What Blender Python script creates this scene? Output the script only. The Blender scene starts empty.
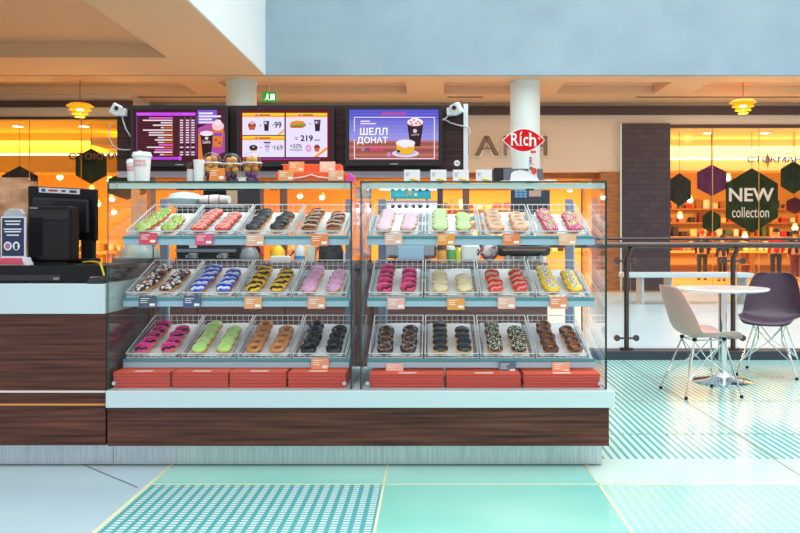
import bpy, math, random
from mathutils import Matrix, Vector, Euler
R = math.radians
rnd = random.Random(7)
sc = bpy.context.scene
col = sc.collection

# ------------------------------------------------------------------ camera, world, lights, exposure
F, CX, CY, EYE = 830.0, 432.0, 238.0, 1.07
cam = bpy.data.cameras.new('camera'); cam.sensor_width = 36.0; cam.lens = F*36/800
cam.shift_x = (400-CX)/800; cam.shift_y = (CY-266.5)/800
cam.clip_end = 200
cam_o = bpy.data.objects.new('camera', cam); col.objects.link(cam_o)
cam_o.location = (0, 0, EYE); cam_o.rotation_euler = (R(90), 0, 0)
sc.camera = cam_o

w = bpy.data.worlds.new('world'); sc.world = w; w.use_nodes = True
bg = w.node_tree.nodes['Background']
wn, wl = w.node_tree.nodes, w.node_tree.links
wtc = wn.new('ShaderNodeTexCoord'); wsp = wn.new('ShaderNodeSeparateXYZ'); wcr = wn.new('ShaderNodeValToRGB')
wl.new(wtc.outputs['Generated'], wsp.inputs[0]); wl.new(wsp.outputs['Z'], wcr.inputs[0]); wl.new(wcr.outputs[0], bg.inputs[0])
we = wcr.color_ramp.elements                       # bright skylight overhead, dimmer hall at eye level
we[0].position = 0.0; we[0].color = (.36, .37, .37, 1); we[1].position = .75; we[1].color = (.93, .97, 1.0, 1)
bg.inputs[1].default_value = 1.6

def area(name, loc, size, power, color, rot=(0, 0, 0), sy=None):
    l = bpy.data.lights.new(name, 'AREA'); l.energy = power; l.color = color
    l.shape = 'RECTANGLE'; l.size = size; l.size_y = sy or size
    o = bpy.data.objects.new(name, l); col.objects.link(o); o.location = loc; o.rotation_euler = rot
    return o
area('skylight', (3.0, 6.5, 8.5), 9.0, 520, (0.88, 0.95, 1.0), sy=10)
area('shop_ceiling_light', (7.5, 20.0, 3.20), 9.0, 650, (1.0, 0.78, 0.42), sy=4)
area('shop_ceiling_light', (-8.5, 20.0, 3.20), 9.0, 800, (1.0, 0.77, 0.25), sy=4)
area('shop_ceiling_light', (1.5, 22.5, 2.95), 6.0, 700, (1.0, 0.74, 0.34), sy=4)
area('gallery_downlight', (3.0, 15.6, 3.75), 12.0, 60, (1.0, 0.72, 0.45), sy=1.0)
area('gallery_downlight', (-7.0, 11.0, 3.70), 6.0, 45, (1.0, 0.66, 0.38), sy=4)

vs = sc.view_settings
sc.display_settings.display_device = 'sRGB'
vs.view_transform = 'Standard'; vs.look = 'None'; vs.gamma = 1; vs.exposure = 0.32; vs.use_curve_mapping = False
sc.cycles.use_denoising = True
sc.cycles.transparent_max_bounces = 40
sc.cycles.max_bounces = 10
sc.cycles.caustics_reflective = False; sc.cycles.caustics_refractive = False

def X(px, Y): return (px-CX)*Y/F
def Z(py, Y): return EYE-(py-CY)*Y/F

# ------------------------------------------------------------------ materials
def lin(h):
    if isinstance(h, str):
        h = h.lstrip('#'); c = [int(h[i:i+2], 16)/255 for i in (0, 2, 4)]
    else: c = h
    return tuple((x/12.92 if x <= .04045 else ((x+.055)/1.055)**2.4) for x in c)+(1,)
_mats = {}
def mat(name, hexc, rough=.5, metal=0, emit=0, spec=None, coat=0):
    if name in _mats: return _mats[name]
    m = bpy.data.materials.new(name); m.use_nodes = True
    b = m.node_tree.nodes['Principled BSDF']
    b.inputs['Base Color'].default_value = lin(hexc); b.inputs['Roughness'].default_value = rough
    b.inputs['Metallic'].default_value = metal
    if spec is not None: b.inputs['Specular IOR Level'].default_value = spec
    if coat: b.inputs['Coat Weight'].default_value = coat; b.inputs['Coat Roughness'].default_value = .08
    if emit:
        b.inputs['Emission Color'].default_value = lin(hexc); b.inputs['Emission Strength'].default_value = emit
    _mats[name] = m; return m
def C(hexc, rough=.5, **k): return mat('c_%s_%d_%s' % (hexc, int(rough*100), '_'.join('%s%s' % i for i in k.items())), hexc, rough, **k)
def E(hexc, s=1.0):
    n = 'glow_%s_%.2f' % (hexc, s)
    if n in _mats: return _mats[n]
    m = bpy.data.materials.new(n); m.use_nodes = True; nt = m.node_tree
    b = nt.nodes['Principled BSDF']; b.inputs['Base Color'].default_value = (.01, .01, .01, 1)
    b.inputs['Roughness'].default_value = .4; b.inputs['Specular IOR Level'].default_value = .1
    b.inputs['Emission Color'].default_value = lin(hexc); b.inputs['Emission Strength'].default_value = s
    _mats[n] = m; return m
def noise_mat(name, c1, c2, scale=(1, 1, 1), nscale=5, detail=6, rough=.5, bump=0, metal=0, lo=.35, hi=.65, spec=None):
    if name in _mats: return _mats[name]
    m = bpy.data.materials.new(name); m.use_nodes = True; nt = m.node_tree; N = nt.nodes; L = nt.links
    b = N['Principled BSDF']
    tc = N.new('ShaderNodeTexCoord'); mp = N.new('ShaderNodeMapping'); mp.inputs['Scale'].default_value = scale
    no = N.new('ShaderNodeTexNoise'); no.inputs['Scale'].default_value = nscale; no.inputs['Detail'].default_value = detail
    cr = N.new('ShaderNodeValToRGB'); e = cr.color_ramp.elements
    e[0].position = lo; e[0].color = lin(c1); e[1].position = hi; e[1].color = lin(c2)
    L.new(tc.outputs['Object'], mp.inputs['Vector']); L.new(mp.outputs[0], no.inputs['Vector'])
    L.new(no.outputs['Fac'], cr.inputs[0]); L.new(cr.outputs[0], b.inputs['Base Color'])
    b.inputs['Roughness'].default_value = rough; b.inputs['Metallic'].default_value = metal
    if spec is not None: b.inputs['Specular IOR Level'].default_value = spec
    if bump:
        bu = N.new('ShaderNodeBump'); bu.inputs['Strength'].default_value = bump; bu.inputs['Distance'].default_value = .01
        L.new(no.outputs['Fac'], bu.inputs['Height']); L.new(bu.outputs[0], b.inputs['Normal'])
    _mats[name] = m; return m
def glass_mat(name, tint=(.955, .985, .975), refl=1.0, base=.035, gtint=(1, 1, 1)):
    m = bpy.data.materials.new(name); m.use_nodes = True; nt = m.node_tree; N = nt.nodes; L = nt.links
    N.remove(N['Principled BSDF']); out = N['Material Output']
    tr = N.new('ShaderNodeBsdfTransparent'); tr.inputs[0].default_value = tint+(1,)
    gl = N.new('ShaderNodeBsdfGlossy'); gl.inputs['Roughness'].default_value = .015; gl.inputs[0].default_value = gtint+(1,)
    lw = N.new('ShaderNodeLayerWeight'); p = N.new('ShaderNodeMath'); p.operation = 'POWER'; p.inputs[1].default_value = 5
    ma = N.new('ShaderNodeMath'); ma.operation = 'MULTIPLY_ADD'; ma.inputs[1].default_value = (1-base)*refl; ma.inputs[2].default_value = base
    mx = N.new('ShaderNodeMixShader')
    L.new(lw.outputs['Facing'], p.inputs[0]); L.new(p.outputs[0], ma.inputs[0]); L.new(ma.outputs[0], mx.inputs[0])
    L.new(tr.outputs[0], mx.inputs[1]); L.new(gl.outputs[0], mx.inputs[2]); L.new(mx.outputs[0], out.inputs[0])
    _mats[name] = m; return m

M_glass = glass_mat('clear_glass', tint=(.982, .993, .988), base=.010, refl=.8)
M_plastic = glass_mat('clear_plastic', tint=(.97, .975, .98), base=.03)
M_shopglass = glass_mat('shop_glass', tint=(.985, .985, .98), base=.004, refl=.4)
M_edge = mat('glass_edge', '2f7f76', .15)
M_edge_d = mat('glass_edge_dark', '0d4440', .2)
M_wood = noise_mat('walnut', '361d1a', '734638', (.9, 1, 26), 2.4, 9, .5, lo=.3, hi=.72, spec=.25)
M_wood_d = noise_mat('dark_walnut', '2f1e20', '4d3230', (1.0, 1, 24), 2.2, 8, .55, spec=.25)
M_white = mat('white_laminate', 'ccdce0', .25)
M_steel = noise_mat('brushed_steel', 'b2bbc1', 'cbd2d6', (60, 1, 2), 3, 3, .32, metal=.85)
M_chrome = mat('chrome', 'd8dcde', .12, 1)
M_rail = mat('rail_steel', '635551', .38, 1)
M_conc = noise_mat('blue_grey_concrete', '8ca1ac', '9cb1bb', (1, 1, 1), 1.6, 9, .85, lo=.25, hi=.8)
M_shelf = mat('pale_blue_metal', 'a9c6da', .35, .1)
M_shelf_d = mat('teal_rail', '4f8f98', .3, .1)
M_wire = mat('wire', 'eeeef1', .3, .15)
M_black = mat('black_plastic', '0e0d11', .4, spec=.3)
M_black2 = mat('matte_black', '19181d', .6, spec=.3)
M_paper = mat('white_paper', 'f2f2f4', .7)
M_cup = mat('white_cup', 'f4f3f1', .4)

def stripe_mat(name, dark, pale, period, duty, dash=None, ymin=None, rough=.16):
    m = bpy.data.materials.new(name); m.use_nodes = True; nt = m.node_tree; N = nt.nodes; L = nt.links
    b = N['Principled BSDF']; b.inputs['Roughness'].default_value = rough
    tc = N.new('ShaderNodeTexCoord'); sp = N.new('ShaderNodeSeparateXYZ'); L.new(tc.outputs['Object'], sp.inputs[0])
    def M(op, a, bb=None):
        n = N.new('ShaderNodeMath'); n.operation = op
        for i, v in enumerate((a, bb)):
            if v is None: continue
            if isinstance(v, (int, float)): n.inputs[i].default_value = v
            else: L.new(v, n.inputs[i])
        return n.outputs[0]
    fx = M('FRACT', M('DIVIDE', M('ADD', sp.outputs['X'], 50.0), period))
    mask = M('LESS_THAN', fx, duty)
    if dash:
        fy = M('FRACT', M('DIVIDE', M('ADD', sp.outputs['Y'], 50.0), dash[0]))
        mask = M('MULTIPLY', mask, M('LESS_THAN', fy, dash[1]))
    if ymin:
        mask = M('MAXIMUM', mask, M('LESS_THAN', sp.outputs['Y'], ymin))
    mx = N.new('ShaderNodeMix'); mx.data_type = 'RGBA'
    L.new(mask, mx.inputs[0]); mx.inputs[6].default_value = lin(dark); mx.inputs[7].default_value = lin(pale)
    L.new(mx.outputs[2], b.inputs['Base Color'])
    return m

# ------------------------------------------------------------------ mesh builder
class MB:
    def __init__(s): s.v = []; s.f = []; s.m = []
    def add(s, v, f, m=0, mtx=None):
        o = len(s.v)
        s.v += [tuple(mtx @ Vector(p)) for p in v] if mtx else [tuple(p) for p in v]
        s.f += [tuple(i+o for i in q) for q in f]; s.m += [m]*len(f); return s
    def box(s, x0, x1, y0, y1, z0, z1, m=0, mtx=None):
        if x0 > x1: x0, x1 = x1, x0
        if y0 > y1: y0, y1 = y1, y0
        if z0 > z1: z0, z1 = z1, z0
        v = [(x, y, z) for z in (z0, z1) for y in (y0, y1) for x in (x0, x1)]
        f = [(0, 2, 3, 1), (4, 5, 7, 6), (0, 1, 5, 4), (2, 6, 7, 3), (0, 4, 6, 2), (1, 3, 7, 5)]
        return s.add(v, f, m, mtx)
    def pane(s, x0, x1, y0, y1, z0, z1, me=1):
        n = len(s.f); s.box(x0, x1, y0, y1, z0, z1)
        d = [abs(z1-z0), abs(y1-y0), abs(x1-x0)]; k = d.index(min(d))
        for i in range(6):
            s.m[n+i] = 0 if i//2 == k else me
        return s
    def tube(s, pts, r, seg=6, m=0, closed=False, mtx=None, caps=True):
        pts = [Vector(p) for p in pts]; n = len(pts); rs = r if isinstance(r, (list, tuple)) else [r]*n
        v = []; f = []; up = None
        for i, p in enumerate(pts):
            a = pts[(i-1) % n] if (closed or i > 0) else p
            b = pts[(i+1) % n] if (closed or i < n-1) else p
            t = (b-a).normalized()
            if up is None:
                up = Vector((0, 0, 1)) if abs(t.z) < .9 else Vector((1, 0, 0))
            u = (up-t*up.dot(t))
            if u.length < 1e-6: u = t.orthogonal()
            u.normalize(); up = u; q = t.cross(u)
            for k in range(seg):
                th = 2*math.pi*(k+.5)/seg
                v.append(p+(u*math.cos(th)+q*math.sin(th))*rs[i])
        for i in range(n if closed else n-1):
            j = (i+1) % n
            for k in range(seg):
                k2 = (k+1) % seg
                f.append((i*seg+k, i*seg+k2, j*seg+k2, j*seg+k))
        if not closed and caps:
            f.append(tuple(range(seg))[::-1]); f.append(tuple((n-1)*seg+k for k in range(seg)))
        return s.add(v, f, m, mtx)
    def lathe(s, prof, c=(0, 0, 0), seg=24, m=0, mtx=None, wob=None):
        v = []; f = []; n = len(prof)
        for i, (r, z) in enumerate(prof):
            for k in range(seg):
                th = 2*math.pi*k/seg; rr = max(r, 1e-5)*(wob(th) if wob else 1)
                v.append((c[0]+rr*math.cos(th), c[1]+rr*math.sin(th), c[2]+z))
        for i in range(n-1):
            for k in range(seg):
                k2 = (k+1) % seg
                f.append((i*seg+k, i*seg+k2, (i+1)*seg+k2, (i+1)*seg+k))
        if prof[0][0] > 1e-4: f.append(tuple(range(seg))[::-1])
        if prof[-1][0] > 1e-4: f.append(tuple((n-1)*seg+k for k in range(seg)))
        return s.add(v, f, m, mtx)
    def prism(s, pts, y0, y1, m=0, mtx=None):
        """outline in x,z pushed from y0 to y1"""
        n = len(pts); v = [(x, y0, z) for x, z in pts]+[(x, y1, z) for x, z in pts]
        f = [tuple(range(n)), tuple(range(n, 2*n))[::-1]]+[(i, i+n, (i+1) % n+n, (i+1) % n) for i in range(n)]
        return s.add(v, f, m, mtx)
    def disc(s, cx, cz, rx, rz, y0, y1, m=0, seg=20, mtx=None):
        return s.prism([(cx+rx*math.cos(2*math.pi*k/seg), cz+rz*math.sin(2*math.pi*k/seg)) for k in range(seg)], y0, y1, m, mtx)
    def ball(s, c, r, seg=12, m=0, sz=1.0, mtx=None):
        k = max(4, seg//2)
        return s.lathe([(r*math.sin(math.pi*i/k), -r*sz*math.cos(math.pi*i/k)) for i in range(k+1)], c, seg, m, mtx)
    def text(s, t, x0, x1, z0, z1, y, m=0, depth=.001, bold=0.0, mtx=None):
        """lettering fitted to a box, facing -y"""
        cu = bpy.data.curves.new('lettering', 'FONT'); cu.body = t; cu.offset = bold; cu.resolution_u = 4
        o = bpy.data.objects.new('lettering', cu); col.objects.link(o)
        me = bpy.data.meshes.new_from_object(o.evaluated_get(bpy.context.evaluated_depsgraph_get()))
        vs_ = [p.co.copy() for p in me.vertices]; fs = [tuple(p.vertices) for p in me.polygons]
        bpy.data.objects.remove(o); bpy.data.curves.remove(cu); bpy.data.meshes.remove(me)
        if not vs_: return s
        ax, bx = min(p.x for p in vs_), max(p.x for p in vs_); az, bz = min(p.y for p in vs_), max(p.y for p in vs_)
        q = [(x0+(p.x-ax)/(bx-ax)*(x1-x0), z0+(p.y-az)/(bz-az)*(z1-z0)) for p in vs_]
        n = len(q); v = [(a, y-depth, b) for a, b in q]+[(a, y, b) for a, b in q]
        f = list(fs)+[tuple(i+n for i in fc)[::-1] for fc in fs]
        ec = {}
        for fc in fs:
            for i in range(len(fc)):
                a, b = fc[i], fc[(i+1) % len(fc)]; ec[(a, b)] = 1
        for (a, b) in ec:
            if (b, a) not in ec: f.append((b, a, a+n, b+n))
        return s.add(v, f, m, mtx)
    def mesh(s, name, mats, off=(0, 0, 0), smooth=False):
        me = bpy.data.meshes.new(name)
        me.from_pydata([(p[0]-off[0], p[1]-off[1], p[2]-off[2]) for p in s.v], [], s.f)
        for m in (mats if isinstance(mats, (list, tuple)) else [mats]): me.materials.append(m)
        for p, i in zip(me.polygons, s.m): p.material_index = i
        if smooth:
            for p in me.polygons: p.use_smooth = True
            me.update(); me.set_sharp_from_angle(angle=R(smooth if smooth is not True else 40))
        me.update(); return me
    def build(s, name, mats, parent=None, smooth=False, bevel=0, label=None):
        off = (0, 0, 0); p = parent
        while p is not None: off = tuple(a+b for a, b in zip(off, p.location)); p = p.parent
        o = bpy.data.objects.new(name, s.mesh(name, mats, off, smooth)); col.objects.link(o)
        if parent: o.parent = parent
        if label: o['label'] = label
        if bevel:
            b = o.modifiers.new('edge', 'BEVEL'); b.width = bevel; b.segments = 2; b.limit_method = 'ANGLE'
        return o

def thing(name, label, cat, loc=(0, 0, 0), group=None):
    o = bpy.data.objects.new(name, None); col.objects.link(o); o.location = loc; o.empty_display_size = .05
    o['label'] = label; o['category'] = cat
    if group: o['group'] = group
    return o
def tag(o, label, cat, group=None, kind=None):
    o['label'] = label; o['category'] = cat
    if group: o['group'] = group
    if kind: o['kind'] = kind
    return o
def struct(name, mb, mats, **k):
    o = mb.build(name, mats, **k); o['kind'] = 'structure'; return o
def dup(root, label=None, group=None, loc=None, rot=None):
    r = root.copy(); col.objects.link(r)
    if label: r['label'] = label
    if group: r['group'] = group
    if loc is not None: r.location = loc
    if rot is not None: r.rotation_euler = rot
    for ch in root.children:
        c = ch.copy(); col.objects.link(c); c.parent = r
        for g in ch.children:
            d = g.copy(); col.objects.link(d); d.parent = c
    return r

# ================================================================== SETTING
GX = [-1.222, -.207, .728, 1.658, 2.588, 3.518, 4.448, 5.378]
GY = [1.746, 2.676, 3.606, 4.53, 5.45, 6.38, 7.28]
M_floor = noise_mat('white_floor', 'a8c3cf', 'b6cfd9', (1, 1, 1), .8, 3, .22)
struct('floor', MB().box(-14, GX[0], -2, 7.28, -.1, 0), M_floor)
struct('floor', MB().box(-14, 16, 7.28, 16.4, -.1, 0), noise_mat('gallery_floor', 'b4c8d0', 'c2d2d8', (1, 1, 1), .5, 3, .3))
struct('floor', MB().box(-14, 16, 16.4, 27, -.1, 0), mat('shop_floor', 'd6a868', .2))
M_plain = noise_mat('teal_glass_floor', '7dc9bb', 'a4dccd', (1, 1, 1), .9, 2, .14)
M_pale = stripe_mat('pale_glass_floor', '9fd2c6', 'b0dccf', .04, .5)
M_dot = stripe_mat('dotted_glass_floor', '56a9ab', 'd3e9e6', .043, .58, (.027, .58))
M_stripe = stripe_mat('striped_glass_floor', '58adaa', 'c4e4db', .040, .6, None, 4.02)
for j in range(len(GY)-1):
    for i in range(len(GX)-1):
        if j >= 3 or (j == 2 and i >= 2): m = M_stripe
        elif i == 0 and j == 1: m = M_dot
        elif i >= 2: m = M_pale
        else: m = M_plain
        struct('floor_panel', MB().box(GX[i], GX[i+1], GY[j], GY[j+1], -.1, 0), m)
M_joint = mat('cream_joint', 'd9dcb4', .5); M_jdark = mat('dark_joint', '6f8f88', .5)
for i, x in enumerate(GX):
    wd = .014 if i == 0 else .008
    if i < 3: struct('floor_joint', MB().box(x-wd, x+wd*.3, 1.746, 7.28, 0, .0012), M_joint)
    else: struct('floor_joint', MB().box(x-.004, x+.004, 1.746, 7.28, 0, .0012), mat('brown_joint', '9a8f76', .5))
for j, y in enumerate(GY[1:-1]):
    if j < 2: struct('floor_joint', MB().box(GX[0], 5.4, y-.006, y+.006, 0, .0012), M_joint)
    else:
        mb = MB()
        for k in range(95):
            mb.box(GX[2]+k*.049, GX[2]+k*.049+.024, y-.012, y+.012, 0, .0012)
        struct('floor_joint', mb, M_jdark)
mb = MB().tube([(-2.1, 4.0, .0005), (-1.52, 3.62, .0005), (-1.24, 3.58, .0005)], .0035, 4)
struct('floor_joint', MB().prism([(0, 0), (.62, 0), (.62, .008), (0, .008)], -.0012, 0, 0,
       Matrix.Translation((-1.72, 3.98, 0)) @ Matrix.Rotation(R(-43), 4, 'Z') @ Matrix.Rotation(R(-90), 4, 'X')), mat('slate_joint', '6c7686', .5))
struct('floor_joint', MB().box(-9, 9, 0, .008, 0, .0012, 0, Matrix.Translation((-2.6, 3.1, 0)) @ Matrix.Rotation(R(-38), 4, 'Z') @ Matrix.Translation((8.7, 0, 0)) @ Matrix.Scale(.15, 4, (1, 0, 0))), mat('slate_joint', '6c7686', .5)) if False else None

# ceilings: the flat ceiling wraps a rectangular opening under the skylight
CZ = 3.83; VX = -2.82; FY = 14.05
M_ceil = mat('warm_lit_ceiling', 'e4ba92', .8); M_ceil2 = mat('warm_lit_recess', 'dcae88', .8)  # warm lamplight on the ceiling is put into both base colours
M_tan = mat('tan_wall', 'd8c2ad', .8); M_trimd = mat('dark_slot', '4c3a38', .7)
cz_t = CZ+.22
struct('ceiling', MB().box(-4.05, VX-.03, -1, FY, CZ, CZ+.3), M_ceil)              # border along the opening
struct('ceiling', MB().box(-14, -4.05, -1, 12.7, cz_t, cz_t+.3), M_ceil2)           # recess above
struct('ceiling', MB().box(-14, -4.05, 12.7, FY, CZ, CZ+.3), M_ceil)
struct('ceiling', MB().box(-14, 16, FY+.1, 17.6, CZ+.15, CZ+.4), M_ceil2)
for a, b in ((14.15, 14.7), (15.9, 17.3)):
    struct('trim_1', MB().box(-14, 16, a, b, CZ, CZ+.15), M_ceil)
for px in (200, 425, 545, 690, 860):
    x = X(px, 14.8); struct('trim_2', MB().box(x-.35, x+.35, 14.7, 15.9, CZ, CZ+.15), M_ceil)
for (a, b) in ((-8.2, -6.6), (-6.2, -3.6), (.3, 1.0), (4.0, 7.2), (7.7, 10)):
    struct('trim_3', MB().box(a, b, 16.2, 16.3, CZ-.004, CZ), M_trimd)
# concrete fascia round the opening
struct('wall_back', MB().box(VX, 16, FY, FY+.1, CZ, 11), M_conc)
struct('wall_left', MB().box(VX-.03, VX, -1, FY, CZ, 11), mat('white_fascia', 'dfe8e6', .7))

# shop facade: left stretch stands a little nearer than the right one
YL, YR = 15.95, 17.0
TL, TR = Z(119.5, YL), Z(128, YR)
struct('wall_back', MB().box(X(131, YL), X(133, YL), YL, YL+1.1, 0, CZ+.3), M_tan)
struct('wall_back', MB().box(-14, X(131, YL), YL, YL+.15, TL+.02, CZ+.3), mat('cream_fascia', 'e2cdb4', .8))
struct('trim_4', MB().box(-14, X(133, YL), YL-.12, YL, Z(107.5, YL), Z(101.5, YL)), M_trimd)
xa, xb, xc = X(131, YR), X(600, YR), X(619, YR)
zE = Z(172, YR)
struct('wall_back', MB().box(xa, xc, YR, YR+.15, zE, CZ+.3), M_tan)
struct('wall_back', MB().box(xc, 16, YR, YR+.15, TR+.04, CZ+.3), mat('cream_fascia2', 'dcc8b6', .8))
struct('trim_5', MB().box(xa, 16, YR-.12, YR, Z(115, YR), Z(107, YR)), M_trimd)
struct('trim_6', MB().box(X(669, YR), 16, YR-.03, YR+.02, TR, TR+.07), M_trimd)
struct('trim_7', MB().box(-14, X(131, YL), YL-.03, YL+.02, TL, TL+.05), M_trimd)
# entrance jamb and tiled pillar
M_oj = noise_mat('orange_oak', '8c5226', 'ae6c30', (1, 1, 8), 3, 5, .5)
struct('trim_8', MB().box(xb, xc, YR-.05, YR+.9, 0, zE), M_oj)
struct('trim_9', MB().box(xa, xb, YR+.2, YR+.9, zE-.12, zE), M_oj)
def brick_mat():
    m = bpy.data.materials.new('dark_tiles'); m.use_nodes = True; N = m.node_tree.nodes; L = m.node_tree.links
    b = N['Principled BSDF']; b.inputs['Roughness'].default_value = .55
    tc = N.new('ShaderNodeTexCoord'); mp = N.new('ShaderNodeMapping'); mp.inputs['Rotation'].default_value = (R(90), 0, 0)
    br = N.new('ShaderNodeTexBrick'); br.inputs['Scale'].default_value = 2.2
    br.inputs['Color1'].default_value = lin('3a2c36'); br.inputs['Color2'].default_value = lin('44343d'); br.inputs['Mortar'].default_value = lin('2b2029')
    br.inputs['Mortar Size'].default_value = .012
    L.new(tc.outputs['Object'], mp.inputs[0]); L.new(mp.outputs[0], br.inputs['Vector']); L.new(br.outputs[0], b.inputs['Base Color'])
    return m
struct('column', MB().box(X(620, YR), X(669, YR), YR-.1, YR+.7, 0, Z(124, YR)), brick_mat())
struct('trim_10', MB().box(X(619, YR), X(620.3, YR), YR-.13, YR, 0, Z(124, YR)), M_white)
# shop windows
struct('window_1', MB().pane(X(669, YR), 14, YR+.05, YR+.065, 0, TR), [M_shopglass, M_edge])
struct('window_2', MB().pane(-13, X(131, YL), YL+.05, YL+.065, 0, TL), [M_shopglass, M_edge])
for px in (713.5, 760): struct('trim_11', MB().box(X(px, YR)-.004, X(px, YR)+.004, YR+.045, YR+.07, 0, TR), mat('window_joint', 'c99a4a', .4))
for px in (28, 80): struct('trim_12', MB().box(X(px, YL)-.004, X(px, YL)+.004, YL+.045, YL+.07, 0, TL), mat('window_joint', 'c99a4a', .4))
# shop interior shells
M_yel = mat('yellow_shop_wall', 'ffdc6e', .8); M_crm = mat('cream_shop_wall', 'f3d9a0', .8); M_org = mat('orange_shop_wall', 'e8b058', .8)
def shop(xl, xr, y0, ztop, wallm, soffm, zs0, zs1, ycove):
    struct('wall_back', MB().box(xl, xr, 26, 26.2, 0, ztop), M_org)
    struct('ceiling', MB().box(xl, xr, y0+.3, 26, ztop, ztop+.15), wallm)
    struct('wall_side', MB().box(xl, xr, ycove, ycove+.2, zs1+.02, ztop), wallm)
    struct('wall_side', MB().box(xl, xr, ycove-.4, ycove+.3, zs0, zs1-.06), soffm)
    tag(MB().box(xl, xr, ycove-.02, ycove, zs1-.06, zs1+.02).build('cove_light', E('fff0c8', 2.4)),
        'glowing cove strip running along the %s shop wall' % ('cream' if xl > 3 else 'yellow'), 'light')
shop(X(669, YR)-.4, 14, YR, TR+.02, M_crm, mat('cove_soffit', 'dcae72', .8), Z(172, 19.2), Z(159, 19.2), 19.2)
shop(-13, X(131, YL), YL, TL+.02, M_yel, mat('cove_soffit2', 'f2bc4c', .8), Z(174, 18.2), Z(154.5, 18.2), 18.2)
struct('wall_back', MB().box(xa-1, X(669, YR)-.4, 26, 26.2, 0, 4), M_org)
struct('ceiling', MB().box(xa-.9, X(669, YR)-.5, YR+.16, 26, 3.0, 3.15), mat('entrance_ceiling', 'f0c070', .8))
struct('wall_left', MB().box(-13.2, -13, YL+.2, 26, 0, TL), M_yel)
struct('wall_right', MB().box(14, 14.2, YR+.2, 26, 0, TR), M_crm)
struct('wall_left', MB().box(-14.2, -14, 4, YL, 0, CZ+.3), M_tan)
def lamp_disc(px, py, y, z, lab):
    t = thing('downlight', lab, 'light', (X(px, y), y, z))
    MB().lathe([(.14, 0), (.14, -.012), (.11, -.014)], (X(px, y), y, z), 20).build('trim_ring', C('e8d0a0'), t)
    MB().lathe([(.10, -.016), (.001, -.016)], (X(px, y), y, z), 20).build('diffuser', E('fff4dc', 5), t)
for px, py, y, lab in ((708, 132, 17.9, 'bright ceiling spot in shop above the purple hexagon panel'), (765, 132, 17.9, 'bright ceiling spot in shop above the slim dark sign lettering'),
                       (18, 126, 17.0, 'bright ceiling spot in yellow shop, farther from menu screens'), (84, 127, 17.0, 'bright ceiling spot in yellow shop, nearer the menu screens')):
    lamp_disc(px, py, y, (TR if px > 400 else TL)+.02, lab)

# columns
M_colm = mat('white_column', 'd9dfd8', .6)
for px, y in ((525, 14.65), (241.5, 14.65)):
    mb = MB().lathe([(.262, 0), (.262, CZ)], (X(px, y), y, 0), 40).lathe([(.275, CZ-.05), (.275, CZ)], (X(px, y), y, 0), 40)
    struct('column', mb, M_colm, smooth=True)

# ------------------------------------------------------------------ letters on the facade
M_let = mat('brown_sign_letter', '7f6250', .6); M_letw = mat('sign_letter_edge', 'f6ead8', .5)
t = thing('shop_sign', 'large brown capital letters with white edges on the tan wall', 'sign', (X(420, YR), YR, Z(155, YR)))
z0, z1 = Z(156, YR), Z(136, YR)
for ch, a, b in (('С', 333, 349), ('Т', 352, 368), ('О', 371, 393), ('К', 398, 416), ('М', 446, 468.5), ('А', 474, 499), ('Н', 503, 520), ('Н', 529, 547)):
    o = MB().text(ch, X(a, YR), X(b, YR), z0, z1, YR-.06, 0, .03, .025).build('letter', M_let, t)
    MB().text(ch, X(a-1, YR), X(b+1, YR), z0-.025, z1+.025, YR, 0, .05, .06).build('letter_backing', M_letw, o)
M_dec = mat('window_lettering', '5d5a86', .4); M_dec2 = mat('window_lettering_brown', '6b4330', .4)
t = thing('window_sign', 'slim blue-grey lettering on the glass above the largest green hexagon', 'sign', (X(776, YR), YR, Z(163, YR)))
MB().text('СТОКМАНН', X(748, YR), X(810, YR), Z(162.5, YR), Z(156, YR), YR+.04, 0, .01, .02).build('lettering', M_dec, t)
MB().prism([(X(768.5, YR), Z(168, YR)), (X(771.5, YR), Z(160, YR)), (X(768.5, YR), Z(152, YR)), (X(765.5, YR), Z(160, YR))], YR+.042, YR+.046).build('diamond', mat('amber_diamond', 'c98a2c', .4), t)
t = thing('window_sign', 'slim brown lettering on the yellow shop glass beside the menu board', 'sign', (X(98, YL), YL, Z(160, YL)))
MB().text('СТОКМАНН', X(68, YL), X(134, YL), Z(159.5, YL), Z(152.5, YL), YL+.04, 0, .01, .02).build('lettering', M_dec2, t)

# hexagon panels hanging in the windows
def leaf_mat(name, c1, c2):
    return noise_mat(name, c1, c2, (6, 1, 2), 2.0, 4, .75, spec=.12)
H_green = leaf_mat('leaf_green', '1f2a17', '33421f'); H_grey = leaf_mat('leaf_grey_green', '2c2c28', '3d3c30')
H_pur = leaf_mat('leaf_purple', '5a2650', '6d3460'); H_red = leaf_mat('leaf_red', '5a1526', '74202f'); H_dk = leaf_mat('leaf_slate', '34303a', '474250')
def hexagon(px, pyt, pyb, w, y, m, label, wires=True):
    cx, zt, zb = X(px, y), Z(pyt, y), Z(pyb, y); cz = (zt+zb)/2; hh = (zt-zb)/2; hw = w/2*y/F
    t = thing('hexagon_panel', label, 'sign', (cx, y, cz))
    MB().prism([(cx, zt), (cx+hw, cz+hh*.52), (cx+hw, cz-hh*.52), (cx, zb), (cx-hw, cz-hh*.52), (cx-hw, cz+hh*.52)], y, y+.02).build('panel', m, t)
    v = MB().box(cx-.008, cx+.008, y-.006, y, zb+.06, zt-.06)
    for s in (-1, 1):
        for k in range(4):
            zz = cz-hh*.6+k*hh*.36
            v.tube([(cx, y-.003, zz), (cx+s*hw*.85, y-.003, min(zz+hh*.35, zt-hh*.3))], .006, 4)
    v.build('leaf_vein', C('15180f', .6), t)
    if wires:
        MB().tube([(cx, y+.01, zt), (cx, y+.01, (TR if px > 400 else TL)-.01)], .006, 5).build('wire', C('6e5a30', .5), t)
    return t
y = YR+.5
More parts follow.
